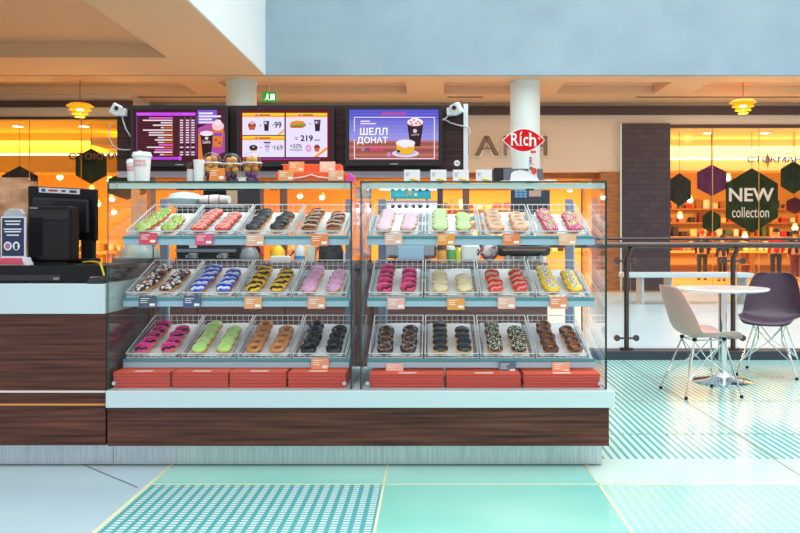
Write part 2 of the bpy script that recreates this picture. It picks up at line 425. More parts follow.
hexagon(679.5, 173, 206.5, 23, y, H_grey, 'grey-green hexagon panel beside the dark tiled pillar')
hexagon(712, 164.5, 196, 29.5, y, H_pur, 'purple hexagon panel hanging in the shop window')
hexagon(711.5, 210, 233, 18, y+.08, H_green, 'smallest green hexagon panel, low in the shop window')
hexagon(793.5, 161, 194, 25, y, H_green, 'mid-sized green hexagon panel cut by the picture edge, under the slim lettering')
hexagon(795, 197, 214, 17, y+.05, H_red, 'dark red hexagon panel beside the largest green one')
t = hexagon(752, 168, 233, 52, y-.05, H_green, 'largest green hexagon panel with white sale lettering')
yy = y-.06
M_wl = mat('white_lettering', 'e9e4de', .5)
MB().text('NEW', X(729, yy), X(774, yy), Z(201.5, yy), Z(188, yy), yy, 0, .006, .02).build('headline', M_wl, t)
MB().text('collection', X(732, yy), X(769, yy), Z(217.5, yy), Z(207, yy), yy, 0, .006).build('lettering', M_wl, t)
hexagon(91, 148.5, 184, 31, YL+.45, H_green, 'green hexagon panel behind the brown window lettering')
hexagon(19.5, 166, 206, 36, YL+.45, H_dk, 'slate hexagon panel behind the paper bag and till')
hexagon(127, 172, 200, 38, YL+.4, H_green, 'green hexagon panel half hidden by the menu board')

# pendant lamps
def pendant(px, py, y, zc, label):
    cx, cz = X(px, y), Z(py, y); s = 26*y/F/2
    t = thing('pendant_lamp', label, 'lamp', (cx, y, cz))
    My = mat('lamp_yellow', 'f2a81e', .35, 0, .55)
    for (r, dz, hh) in ((1.0, .30, .26), (.82, 0, .24), (.62, -.28, .22), (.38, -.52, .16)):
        MB().lathe([(s*r*.25, (dz+hh)*s), (s*r*.7, (dz+hh*.75)*s), (s*r, dz*s), (s*r*.97, (dz-.03)*s), (s*r*.65, (dz+hh*.6)*s), (s*r*.2, (dz+hh*.8)*s)], (cx, y, cz), 28).build('shade', My, t, smooth=30)
    MB().ball((cx, y, cz), s*.24, 14).build('bulb', E('fff0c0', 9), t, smooth=True)
    MB().tube([(cx, y, cz+s*.5), (cx, y, zc)], .008, 6).build('cable', C('8b6a4c', .6), t)
    l = bpy.data.lights.new('pendant_glow', 'POINT'); l.energy = 14; l.color = (1, .7, .3); l.shadow_soft_size = .1
    o = bpy.data.objects.new('pendant_glow', l); col.objects.link(o); o.location = (cx, y, cz-s*.9); o.parent = None
pendant(80, 110, 14.5, CZ+.15, 'yellow tiered pendant lamp in front of the yellow shop window')
pendant(743, 106.5, 15.4, CZ+.15, 'yellow tiered pendant lamp above the window with hexagon panels')

# exit sign
y = 14.3; t = thing('exit_sign', 'small green running-man exit sign beside the column', 'sign', (X(269, y), y, CZ))
MB().box(X(262, y), X(276.5, y), y, y+.05, Z(101.5, y), Z(92, y)).build('sign_box', E('1e8a2a', 1.1), t, bevel=.004)
p = MB(); wpx = lambda a: X(a, y-.002); wpz = lambda a: Z(a, y-.002)
p.disc(wpx(267.5), wpz(94.3), .014, .014, y-.003, y, 0, 10)
p.prism([(wpx(266.3), wpz(95.2)), (wpx(268.6), wpz(95.2)), (wpx(268), wpz(98)), (wpx(269.6), wpz(100)), (wpx(268.8), wpz(100.4)), (wpx(267), wpz(98.4)), (wpx(265.4), wpz(100.2)), (wpx(264.6), wpz(99.8)), (wpx(266.3), wpz(97.6))], y-.003, y)
p.box(wpx(270.5), wpx(274.6), y-.003, y, wpz(100), wpz(94))
p.build('running_figure', E('eaffd8', 1.4), t)
MB().tube([(X(269, y), y+.02, Z(92, y)), (X(269, y), y+.02, CZ+.15)], .008, 6).build('hanger', C('b7a894'), t)

# ================================================================== SHOP GOODS AND PEOPLE (far)
goods = ['c9302c', 'f2e6cf', '3a2a26', 'e0b45a', 'a8642a', 'f5d98c', '7a1f2a', 'fff2d0', '5a6b3a', '2f3a55', 'd98038', 'b98a52']
def display_table(px, y, w, label):
    cx = X(px, y); t = thing('display_table', label, 'table', (cx, y, 0))
    MB().box(cx-w/2, cx+w/2, y-.35, y+.35, .66, .72).build('table_top', C('d9a55c', .4), t, bevel=.005)
    for sx in (-1, 1):
        for sy in (-1, 1):
            MB().box(cx+sx*(w/2-.06)-.03, cx+sx*(w/2-.06)+.03, y+sy*.29-.03, y+sy*.29+.03, 0, .66).build('leg', C('8a5a2c', .5), t)
    n = 0
    x = cx-w/2+.12
    while x < cx+w/2-.12:
        ww = rnd.uniform(.09, .2); hh = rnd.uniform(.06, .26); c = rnd.choice(goods)
        o = MB().box(x-ww/2, x+ww/2, y-.12, y+.08, .722, .722+hh).build('folded_garment' if hh < .14 else 'shopping_bag', C(c, .6), None, bevel=.012)
        tag(o, ('folded clothes' if hh < .14 else 'upright bag')+' among the goods on the '+label.split(' display')[0]+' table', 'goods', 'goods on the %s table' % label.split(' display')[0])
        x += ww+rnd.uniform(.03, .08); n += 1
display_table(690, 23.2, 1.9, 'wooden display table behind the smallest hexagon')
display_table(768, 23.0, 1.9, 'oak display table behind the largest hexagon')
display_table(560, 22.0, 2.6, 'honey wood display table inside the orange entrance')
display_table(320, 22.5, 2.6, 'amber display table seen below the menu board')
display_table(60, 21.0, 2.6, 'yellow lit display table behind the till')
def shelf_unit(px, y, w, hgt, label, key):
    cx = X(px, y); t = thing('shelf_unit', label, 'shelf', (cx, y, 0))
    for s in (-1, 1): MB().box(cx+s*w/2-.03, cx+s*w/2+.03, y-.2, y+.2, 0, hgt).build('side_panel', C('b9772f', .5), t)
    MB().box(cx-w/2, cx+w/2, y+.18, y+.2, 0, hgt).build('back_panel', C('e6ab55', .6), t)
    lv = [.25+k*.42 for k in range(int((hgt-.2)/.42)+1)]
    for z in lv: MB().box(cx-w/2+.03, cx+w/2-.03, y-.2, y+.18, z, z+.03).build('shelf_board', C('c98a3c', .5), t)
    for z in lv[1:]:
        x = cx-w/2+.16
        while x < cx+w/2-.18:
            ww = rnd.uniform(.1, .22); hh = rnd.uniform(.12, .3)
            o = MB().box(x-ww/2, x+ww/2, y-.15, y+.1, z+.032, z+.032+hh).build('shop_parcel', C(rnd.choice(goods), .6), None, bevel=.015)
            tag(o, 'coloured item among the goods on the %s' % key, 'goods', 'goods on the '+key)
            x += ww+rnd.uniform(.07, .12)
shelf_unit(700, 25.3, 3.0, 2.0, 'tall wooden shelf unit at back of the cream shop', 'tall shelf unit in the cream shop')
shelf_unit(800, 25.3, 3.0, 2.0, 'tall wooden shelf unit behind the green hexagon cluster', 'shelf unit behind the hexagon cluster')
shelf_unit(480, 25.2, 3.4, 2.1, 'tall shelf unit deep inside the orange entrance', 'shelf unit inside the entrance')
shelf_unit(95, 25.0, 3.4, 1.0, 'low shelf unit at back of the yellow shop', 'shelf unit in the yellow shop')
spots = [(705, 183, 21), (731, 197, 20.5), (728, 178, 22), (690, 200, 22), (745, 236, 23), (60, 177, 21), (110, 181, 21), (92, 190, 22), (112, 199, 23), (120, 193, 22), (135, 203, 23), (98, 204, 23), (141, 190, 22), (114, 212, 24), (300, 196, 22), (322, 197, 22), (500, 186, 22), (570, 189, 21), (590, 183, 21), (795, 228, 22), (680, 216, 23)]
for px, py, y in spots:
    cx, cz = X(px, y), Z(py, y)
    t = thing('spotlight', 'small glowing spotlight hanging inside the shops', 'light', (cx, y, cz), 'shop spotlights')
    MB().lathe([(.05, .12), (.07, .02), (.07, 0)], (cx, y, cz), 14).build('housing', C('e6d2a8', .4), t)
    MB().ball((cx, y, cz), .075, 12).build('bulb', E('fff1cc', 9), t, smooth=True)
    MB().tube([(cx, y, cz+.12), (cx, y, TR+.019 if px > 662 else (TL+.019 if cx < -6.0 else 2.999))], .006, 5).build('cord', C('8a6a3a'), t)

def person(px, y, h, label, top, legs, cap=None, hair='2a1d18', turn=0.0):
    k = h/1.72; cx = X(px, y)
    root = thing('person', label, 'person', (0, 0, 0))
    def skin(name, J, B, m, sub=2):
        me = bpy.data.meshes.new(name); me.from_pydata([tuple(c*k for c in j[0]) for j in J], B, [])
        me.materials.append(m); o = bpy.data.objects.new(name, me); col.objects.link(o); o.parent = root
        s = o.modifiers.new('skin', 'SKIN'); s.use_smooth_shade = True
        for i, j in enumerate(J):
            me.skin_vertices[0].data[i].radius = (j[1]*k, (j[2] if len(j) > 2 else j[1])*k); me.skin_vertices[0].data[i].use_root = (i == 0)
        o.modifiers.new('smooth', 'SUBSURF').levels = sub; o.modifiers['smooth'].render_levels = sub
        return o
    P = [((0, 0, .98), .13, .10), ((0, 0, 1.2), .125, .1), ((0, .01, 1.40), .11, .09), ((0, 0, 1.5), .05), ((0, -.01, 1.62), .085, .1), ((0, -.01, 1.70), .07, .08),
         ((-.18, 0, 1.40), .055), ((-.22, .01, 1.13), .042), ((-.20, -.08, .90), .034), ((-.2, -.1, .80), .03),
         ((.18, 0, 1.40), .055), ((.22, .01, 1.13), .042), ((.20, -.08, .90), .034), ((.2, -.1, .80), .03),
         ((-.1, 0, .88), .09), ((-.1, -.01, .48), .062), ((-.1, .01, .08), .042), ((-.1, -.13, .04), .04, .03),
         ((.1, 0, .88), .09), ((.1, -.01, .48), .062), ((.12, .02, .08), .042), ((.12, -.12, .04), .04, .03)]
    Bn = [(0, 1), (1, 2), (2, 3), (3, 4), (4, 5), (2, 6), (6, 7), (7, 8), (8, 9), (2, 10), (10, 11), (11, 12), (12, 13), (0, 14), (14, 15), (15, 16), (16, 17), (0, 18), (18, 19), (19, 20), (20, 21)]
    skin('body', P, Bn, C('c98f6c', .6))
    g = 1.22
    T = [((0, 0, .9), .16, .125), ((0, 0, 1.2), .15, .12), ((0, .01, 1.40), .13, .11), ((0, 0, 1.47), .07),
         ((-.18, 0, 1.40), .07), ((-.22, .01, 1.13), .056), ((-.20, -.08, .90), .046), ((.18, 0, 1.40), .07), ((.22, .01, 1.13), .056), ((.20, -.08, .90), .046)]
    skin('jacket', T, [(0, 1), (1, 2), (2, 3), (2, 4), (4, 5), (5, 6), (2, 7), (7, 8), (8, 9)], C(top, .8))
    L = [((0, 0, .95), .14, .115), ((-.1, 0, .86), .1), ((-.1, -.01, .48), .073), ((-.1, .01, .1), .056), ((.1, 0, .86), .1), ((.1, -.01, .48), .073), ((.12, .02, .1), .056)]
    skin('trousers', L, [(0, 1), (1, 2), (2, 3), (0, 4), (4, 5), (5, 6)], C(legs, .8))
    for x in (-.1, .12):
        MB().ball((x*k, -.05*k, .045*k), .06*k, 12, 0, .7).build('shoe', C('3a2226', .6), root, smooth=True)
    hd = MB().lathe([(.098*k, -.02*k), (.104*k, .04*k), (.085*k, .10*k), (.04*k, .13*k), (.001, .135*k)], (0, .005*k, 1.63*k), 16)
    o = hd.build('cap' if cap else 'hair', C(cap or hair, .8), root, smooth=True)
    root.location = (cx, y, 0); root.rotation_euler = (0, 0, turn)
    return root
person(702, 21.0, 1.26, 'person in a red cap and dark jacket standing in the shop', '26242c', '2a2834', cap='d8281e', turn=2.6)
person(722.5, 20.6, 1.13, 'person in a dark blue jacket beside the red-capped person', '2a3556', '23222c', turn=3.3)
person(776, 20.4, 1.30, 'person in a red jacket and black vest walking past the window', 'b02028', '22222c', hair='1d1a1e', turn=3.0)
person(795, 20.8, 1.25, 'person in black jacket and dark red trousers near the picture edge', '2c2a30', '5d1f2e', turn=3.4)

# white bench beyond the railing
y = 13.5; cx0, cx1 = X(622, y), X(748, y)
t = thing('bench', 'long white bench beyond the glass railing', 'bench', (0, y, 0))
MB().box(cx0, cx1, y-.25, y+.25, Z(277, y), Z(272.5, y)).build('bench_top', C('bccbd0', .4), t, bevel=.01)
for px in (640, 668, 742): MB().box(X(px, y)-.015, X(px, y)+.015, y-.2, y+.2, 0, Z(277, y)).build('leg', C('a9b9be', .4), t)

# ================================================================== RAILING
YRL = 7.40; zr = Z(245, YRL)
xl, xr = X(440, YRL), X(960, YRL)
struct('baseboard_back', MB().box(xl, 6, 7.28, 7.5, 0, .075), mat('dark_kerb', '353a46', .5))
t = thing('railing', 'steel and glass balustrade behind the cafe table', 'railing', (2.0, YRL, 0))
MB().tube([(xl, YRL, zr), (xr, YRL, zr)], .027, 14).build('handrail', M_rail, t, smooth=True)
MB().tube([(xl, YRL+.06, zr+.055), (xr, YRL+.06, zr+.055)], .012, 10).build('upper_rail', mat('bronze_rail', '5a4a48', .35, .8), t, smooth=True)
posts = [520, 626.5, 733, 840, 947]
for px in posts:
    x = X(px, YRL)
    o = MB().tube([(x, YRL, .07), (x, YRL, zr-.12), (x+.035, YRL-.02, zr-.03)], .022, 10).tube([(x, YRL, .075), (x, YRL, .09)], .06, 14).build('post', M_rail, t, smooth=True)
    for pz in (261, 338):
        z = Z(pz, YRL)
        MB().tube([(x-.075, YRL-.005, z), (x+.075, YRL-.005, z)], .009, 8).lathe([(.028, -.012), (.028, .012)], (0, 0, 0), 14, 0, Matrix.Translation((x-.085, YRL, z)) @ Matrix.Rotation(R(90), 4, 'X')).lathe([(.028, -.012), (.028, .012)], (0, 0, 0), 14, 0, Matrix.Translation((x+.085, YRL, z)) @ Matrix.Rotation(R(90), 4, 'X')).build('glass_clamp', M_rail, o)
for a, b in zip(posts[:-1], posts[1:]):
    MB().pane(X(a, YRL)+.035, X(b, YRL)-.035, YRL-.006, YRL+.006, .10, Z(258, YRL)).build('glass_panel', [M_glass, mat('rail_glass_edge', 'a7c9c4', .2)], t)

# ================================================================== CAFE TABLE AND CHAIRS
tx, ty = X(722.5, 6.17), 6.17
t = thing('cafe_table', 'round white pedestal table with chrome base on glass floor', 'table', (tx, ty, 0))
tz = Z(287.5, ty)
MB().lathe([(.02, tz-.035), (.27, tz-.03), (.325, tz-.018), (.33, tz-.008), (.325, tz), (.001, tz)], (tx, ty, 0), 56).build('table_top', C('f0f3f2', .2, coat=.5), t, smooth=30)
MB().lathe([(.032, .04), (.032, tz-.03)], (tx, ty, 0), 24).lathe([(.09, tz-.04), (.09, tz-.03)], (tx, ty, 0), 24).build('column', M_chrome, t, smooth=True)
MB().lathe([(.212, 0), (.214, .008), (.20, .014), (.13, .026), (.06, .045), (.036, .075)], (tx, ty, 0), 48).build('base', M_chrome, t, smooth=30)

def shell_chair(px, y, ang, k, hexc, label):
    t = thing('shell_chair', label, 'chair', (0, 0, 0))
    prof = [(-.235, .405, .17), (-.225, .425, .195), (-.18, .438, .215), (-.10, .428, .23), (0, .42, .232), (.09, .425, .232), (.155, .455, .23), (.195, .51, .225), (.226, .59, .215), (.258, .68, .2), (.285, .76, .175), (.295, .79, .15), (.300, .805, .11)]
    nu = 15; v = []; f = []; n = len(prof)
    for i, (py, pz, hw) in enumerate(prof):
        q = i/(n-1); tb = min(1, max(0, (q-.4)/.2))
        for j in range(nu):
            u = -1+2*j/(nu-1); c = abs(u)**2.6
            up = .055*c*(1-tb)*min(1, .3+q*3); fw = .085*c*tb*(1-.55*max(0, (q-.6)/.4))
            v.append((u*hw, py-fw, pz+up))
    for i in range(n-1):
        for j in range(nu-1):
            a = i*nu+j; f.append((a, a+1, a+nu+1, a+nu))
    s = MB().add(v, f).build('seat_shell', C(hexc, .4), t, smooth=180)
    so = s.modifiers.new('thickness', 'SOLIDIFY'); so.thickness = .009; so.offset = 0
    su = s.modifiers.new('smooth', 'SUBSURF'); su.levels = 1; su.render_levels = 2
    feet = [(-.22, -.20), (.22, -.20), (-.21, .22), (.21, .22)]; tops = [(-.10, -.13), (.10, -.13), (-.10, .10), (.10, .10)]
    for (fx, fy), (ux, uy) in zip(feet, tops):
        lg = MB().tube([(ux, uy, .405), (fx, fy, .015)], .0065, 8).build('leg', M_chrome, t, smooth=True)
        MB().lathe([(.012, 0), (.012, .022)], (fx, fy, 0), 10).build('foot_glide', M_black, lg)
    def P(i, q):
        a, b = tops[i], feet[i]; return (a[0]+(b[0]-a[0])*q, a[1]+(b[1]-a[1])*q, .405-.39*q)
    br = MB()
    for a, b in ((0, 1), (1, 3), (3, 2), (2, 0)):
        ma = tuple((p+q)/2*.55 for p, q in zip(P(a, .5), P(b, .5))); ma = (ma[0], ma[1], .27)
        br.tube([P(a, .72), ma], .004, 6); br.tube([P(b, .72), ma], .004, 6)
        br.tube([ma, P(a, .02)], .004, 6); br.tube([ma, P(b, .02)], .004, 6)
    br.tube([tops[0]+(.405,), tops[1]+(.405,), tops[3]+(.405,), tops[2]+(.405,)], .006, 6, closed=True)
    br.build('wire_brace', M_chrome, t)
    for ux, uy in tops: MB().lathe([(.016, .40), (.016, .424)], (ux, uy, 0), 10).build('mount', M_black2, t)
    t.location = (X(px, y), y, 0); t.rotation_euler = (0, 0, ang); t.scale = (k, k, k)
    return t
# the chair's own front is -y
shell_chair(701, 5.72, R(99), .93, 'd3a397', 'pale blush shell chair with wire legs, side-on at table')
shell_chair(770, 6.52, R(-30), .98, '3c2439', 'dark purple shell chair with wire legs behind the table')

# ================================================================== KIOSK
YF = 3.85
t = thing('display_counter', 'walnut base counter with white ledge under the glass cases', 'counter', (-.35, YF, 0))
MB().box(X(105.5, 3.83), X(615, 3.83), 3.83, 4.56, Z(408, 3.83), Z(391, 3.83)).build('ledge', M_white, t, bevel=.003)
MB().box(X(107, YF)+.002, X(609, YF), YF, 4.54, Z(446, YF), Z(408, YF)).build('front_panel', M_wood, t)
MB().box(-1.50, X(602, 3.91), 3.91, 4.5, .004, Z(446, 3.87)).build('kick_plate', M_steel, t)
DECK = Z(391, 3.83)

t = thing('till_counter', 'walnut till counter with thick white worktop', 'counter', (-2.4, YF, 0))
xl_, xr_ = -3.6, -1.519
ZT = Z(284, YF)
MB().box(xl_, xr_, YF, 4.5, Z(314, YF), ZT).build('worktop', M_white, t, bevel=.003)
MB().box(xl_, xr_, YF+.012, 4.48, Z(391, YF), Z(314, YF)).build('upper_panel', M_wood, t)
MB().box(xl_, xr_, YF+.008, 4.48, Z(393, YF), Z(391, YF)).build('trim_strip', C('e9d9cf', .4), t)
MB().box(xl_, xr_, YF+.012, 4.48, Z(404, YF), Z(393, YF)).build('middle_panel', M_wood, t)
MB().box(xl_, xr_, YF+.008, 4.48, Z(406, YF), Z(404, YF)).build('trim_strip', C('d98d4a', .4), t)
MB().box(xl_, xr_, YF+.012, 4.48, Z(446, YF), Z(406, YF)).build('lower_panel', M_wood, t)
MB().box(xl_, -1.502, 3.91, 4.45, .004, Z(446, 3.87)).build('kick_plate', M_steel, t)

# glass display cases with three tilted shelves each
YG0, YG1, ZG = 3.87, 4.50, Z(181, 3.87)
SL = math.atan2(.118, .455)
SHZ = [1.078, .780, .484]
def glass_case(x0, x1, label):
    t = thing('glass_display_case', label, 'display case', ((x0+x1)/2, YG0, DECK))
    g = .008
    MB().pane(x0, x1, YG0, YG0+g, DECK, ZG-g).build('front_pane', [M_glass, M_edge], t)
    for a in (x0, x1-g): MB().pane(a, a+g, YG0+g, YG1, DECK, ZG-g).build('side_pane', [M_glass, M_edge_d], t)
    MB().pane(x0, x1, YG0, YG1, ZG-g, ZG).build('top_pane', [glass_mat('top_glass', (.93, .975, .955), base=.06, gtint=(.8, .93, .88)), M_edge_d], t)
    MB().box(x0+.004, x1-.004, YG0+g+.001, YG0+g+.005, Z(188.6, 3.88), ZG-g-.002).build('header_strip', mat('pale_green_strip', 'c8dcd6', .3), t)
    for a in (x0+.035, x1-.035):
        for z in (ZG-.028, DECK+.03):
            MB().lathe([(.009, -.006), (.009, .006)], (0, 0, 0), 14, 0, Matrix.Translation((a, YG0-.004, z)) @ Matrix.Rotation(R(90), 4, 'X')).build('glass_clip', M_steel, t)
    for a in (x0+.045, x1-.095):
        MB().box(a, a+.042, 4.482, 4.498, DECK, Z(199, 4.47)).box(a+.042, a+.05, 4.481, 4.498, DECK, Z(203, 4.47), 1).build('post', [mat('grey_blue_post', '8e9ab8', .4, .2), M_white], t)
    sx0, sx1 = x0+.022, x1-.03
    for z in SHZ:
        s = MB()
        for a in (sx0+.006, (sx0+sx1)/2, sx1-.006):
            s.add([(a-.006, 4.03, z-.03), (a+.006, 4.03, z-.03), (a+.006, 4.03, z-.008), (a-.006, 4.03, z-.008), (a-.006, 4.49, z+.075), (a+.006, 4.49, z+.075), (a+.006, 4.49, z+.108), (a-.006, 4.49, z+.108)],
                  [(0, 1, 2, 3), (4, 7, 6, 5), (0, 4, 5, 1), (3, 2, 6, 7), (0, 3, 7, 4), (1, 5, 6, 2)])
        s.box(sx0, sx1, 4.47, 4.49, z+.085, z+.108)
        sh = s.build('shelf', M_shelf, t)
        MB().box(sx0, sx1, 4.008, 4.03, z-.012, z+.002).build('front_lip', M_shelf_d, sh, bevel=.002)
        MB().box(sx0, sx1, 4.012, 4.028, z-.042, z-.012).build('price_channel', M_shelf, sh, bevel=.002)
    return sx0, sx1
LX = glass_case(X(107, YG0), X(352, YG0), 'glass pastry case beside the till, with a red price tag')
RX = glass_case(X(360, YG0), X(607, YG0), 'glass pastry case beside the railing, with white price cards on top')

# wire baskets
BW, BL = .258, .450
def basket_proto():
    t = thing('wire_basket', 'x', 'basket')
    rim = MB(); H0, H1 = .024, .058
    rim.tube([(0, 0, H0), (BW, 0, H0), (BW, BL, H1), (0, BL, H1)], .0034, 6, closed=True)
    rim.tube([(0, 0, .002), (BW, 0, .002), (BW, BL, .002), (0, BL, .002)], .0028, 6, closed=True)
    rim.build('rim', M_wire, t)
    wi = MB(); r = .0017
    for k in range(1, 9):
        x = BW*k/9; wi.tube([(x, 0, H0), (x, 0, .002), (x, BL, .002), (x, BL, H1)], r, 4)
    for k in range(1, 16):
        y = BL*k/16; h = H0+(H1-H0)*k/16
        wi.tube([(0, y, h), (0, y, .002), (BW, y, .002), (BW, y, h)], r, 4)
    wi.tube([(0, 0, H0*.5), (0, BL, H1*.5), (BW, BL, H1*.5), (BW, 0, H0*.5)], r, 4)
    wi.build('wire_mesh', M_wire, t)
    return t
proto = basket_proto()

# ------------------------------------------------------------------ donuts
RO, RI, TH = .0400, .0165, .0150          # outer radius, hole tube, half height
def h_top(r, hole):
    if hole:
        c = (RO+.0135)/2; a = (RO-.0135)/2
        q = 1-((r-c)/a)**2
        return TH*math.sqrt(max(q, 0))
    q = 1-abs(r/RO)**2.5
    return TH*1.2*max(q, 0)**.6
def dough_mesh(hole, hexc):
    mb = MB(); seg = 20
    if hole:
        c = (RO+.0135)/2; a = (RO-.0135)/2
        prof = [(c+a*math.cos(2*math.pi*k/12), TH*math.sin(2*math.pi*k/12)) for k in range(13)]
    else:
        rr = [0, .4, .7, .88, .97, 1.0]
        prof = [(RO*q, -h_top(RO*q, False)) for q in rr]+[(RO*q, h_top(RO*q, False)) for q in rr[::-1][1:]]
    mb.lathe(prof, (0, 0, 0), seg)
    return mb.mesh('dough', noise_mat('dough_'+hexc, hexc, '%02x%02x%02x' % tuple(min(255, int(int(hexc[i:i+2], 16)*1.18)) for i in (0, 2, 4)), (1, 1, 1), 40, 3, .55), (0, 0, 0), 180)
def icing_mesh(hole, m):
    mb = MB(); seg = 24
    ph = rnd.uniform(0, 6)
    rows = []
    if hole:
        c = (RO+.0135)/2; a = (RO-.0135)/2
        for q in (.97, .9, .7, .4, 0, -.4, -.75, -.93):
            rows.append((c+a*q, TH*math.sqrt(max(1-q*q, 0)), 1 if q == .97 else (-1 if q == -.93 else 0)))
        rows = [(c+a*.915+.001, TH*.36, 2)]+rows[2:]
    else:
        for q in (1.0, .97, .9, .75, .5, .25, 0.0): rows.append((RO*q, h_top(RO*q, False), 0))
        rows = [(RO*.90+.001, h_top(RO*.90, False)-.002, 2), (RO*.87, h_top(RO*.87, False), 0)]+rows[3:]
    v = []; f = []
    for (r, z, e) in rows:
        for k in range(seg):
            th = 2*math.pi*k/seg
            dz = .0016
            if e == 2: dz = .003*math.sin(3*th+ph)+.002*math.sin(5*th+2*ph)
            rr = max(r, 1e-5)+(.0008 if e != 2 else .001)
            v.append((rr*math.cos(th), rr*math.sin(th), z+dz))
    for i in range(len(rows)-1):
        for k in range(seg):
            k2 = (k+1) % seg; f.append((i*seg+k, i*seg+k2, (i+1)*seg+k2, (i+1)*seg+k))
    mb.add(v, f)
    return mb.mesh('icing', m, (0, 0, 0), 180)
def on_top(x, y, hole, lift=.0025):
    return (x, y, h_top(math.hypot(x, y), hole)+lift)
def topping_mesh(kind, cols, hole):
    mb = MB(); r = random.Random(hash(kind) % 97+len(cols) if False else len(kind)*7+len(cols))
    mats = [C(c, .45) for c in cols]
    if kind in ('drizzle', 'stripe', 'wide'):
        n = {'drizzle': 4, 'stripe': 3, 'wide': 3}[kind]; wd = {'drizzle': .0023, 'stripe': .0048, 'wide': .0075}[kind]
        for k in range(n):
            x0 = -RO*.75+RO*1.5*(k+.5)/n; pts = []
            for j in range(9):
                yq = -1+2*j/8
                x = x0+.004*math.sin(j*1.3+k); yy = yq*math.sqrt(max((RO*.86)**2-x0*x0, 0))
                rr = math.hypot(x, yy)
                if hole and rr < .016: continue
                pts.append(on_top(x, yy, hole, .0012))
            if len(pts) > 2: mb.tube(pts, wd, 5, k % len(cols))
    elif kind in ('sprinkles', 'crumbs', 'chunks'):
        n, sz = {'sprinkles': (46, (.0065, .002, .002)), 'crumbs': (60, (.0055, .005, .004)), 'chunks': (13, (.015, .012, .005))}[kind]
        for k in range(n):
            rr = (RO*(.9 if hole else .84))*math.sqrt(r.uniform(.2 if hole else 0, 1)); th = r.uniform(0, 6.28)
            p = on_top(rr*math.cos(th), rr*math.sin(th), hole, .002)
            m = Matrix.Translation(p) @ Euler((r.uniform(-.4, .4), r.uniform(-.4, .4), r.uniform(0, 3.1))).to_matrix().to_4x4()
            mb.box(-sz[0]/2, sz[0]/2, -sz[1]/2, sz[1]/2, -sz[2]/2, sz[2]/2, k % len(cols), m)
    elif kind == 'face':
        top = h_top(0, False)+.0022
        mb.lathe([(.019, 0), (.017, .0018), (.001, .0022)], (0, 0, top), 18, 0)
        for s in (-1, 1): mb.ball((s*.008, .004, top+.003), .0036, 8, 1, .5)
        mb.tube([(-.009, -.006, top+.003), (0, -.011, top+.003), (.009, -.006, top+.003)], .0018, 5, 1)
        mb.ball((0, .026, h_top(.026, False)+.002), .006, 8, 2, .5)
    return mb.mesh('topping', mats, (0, 0, 0))
D1, D2, D3 = 'c06a2a', 'd08a38', 'b8662c'
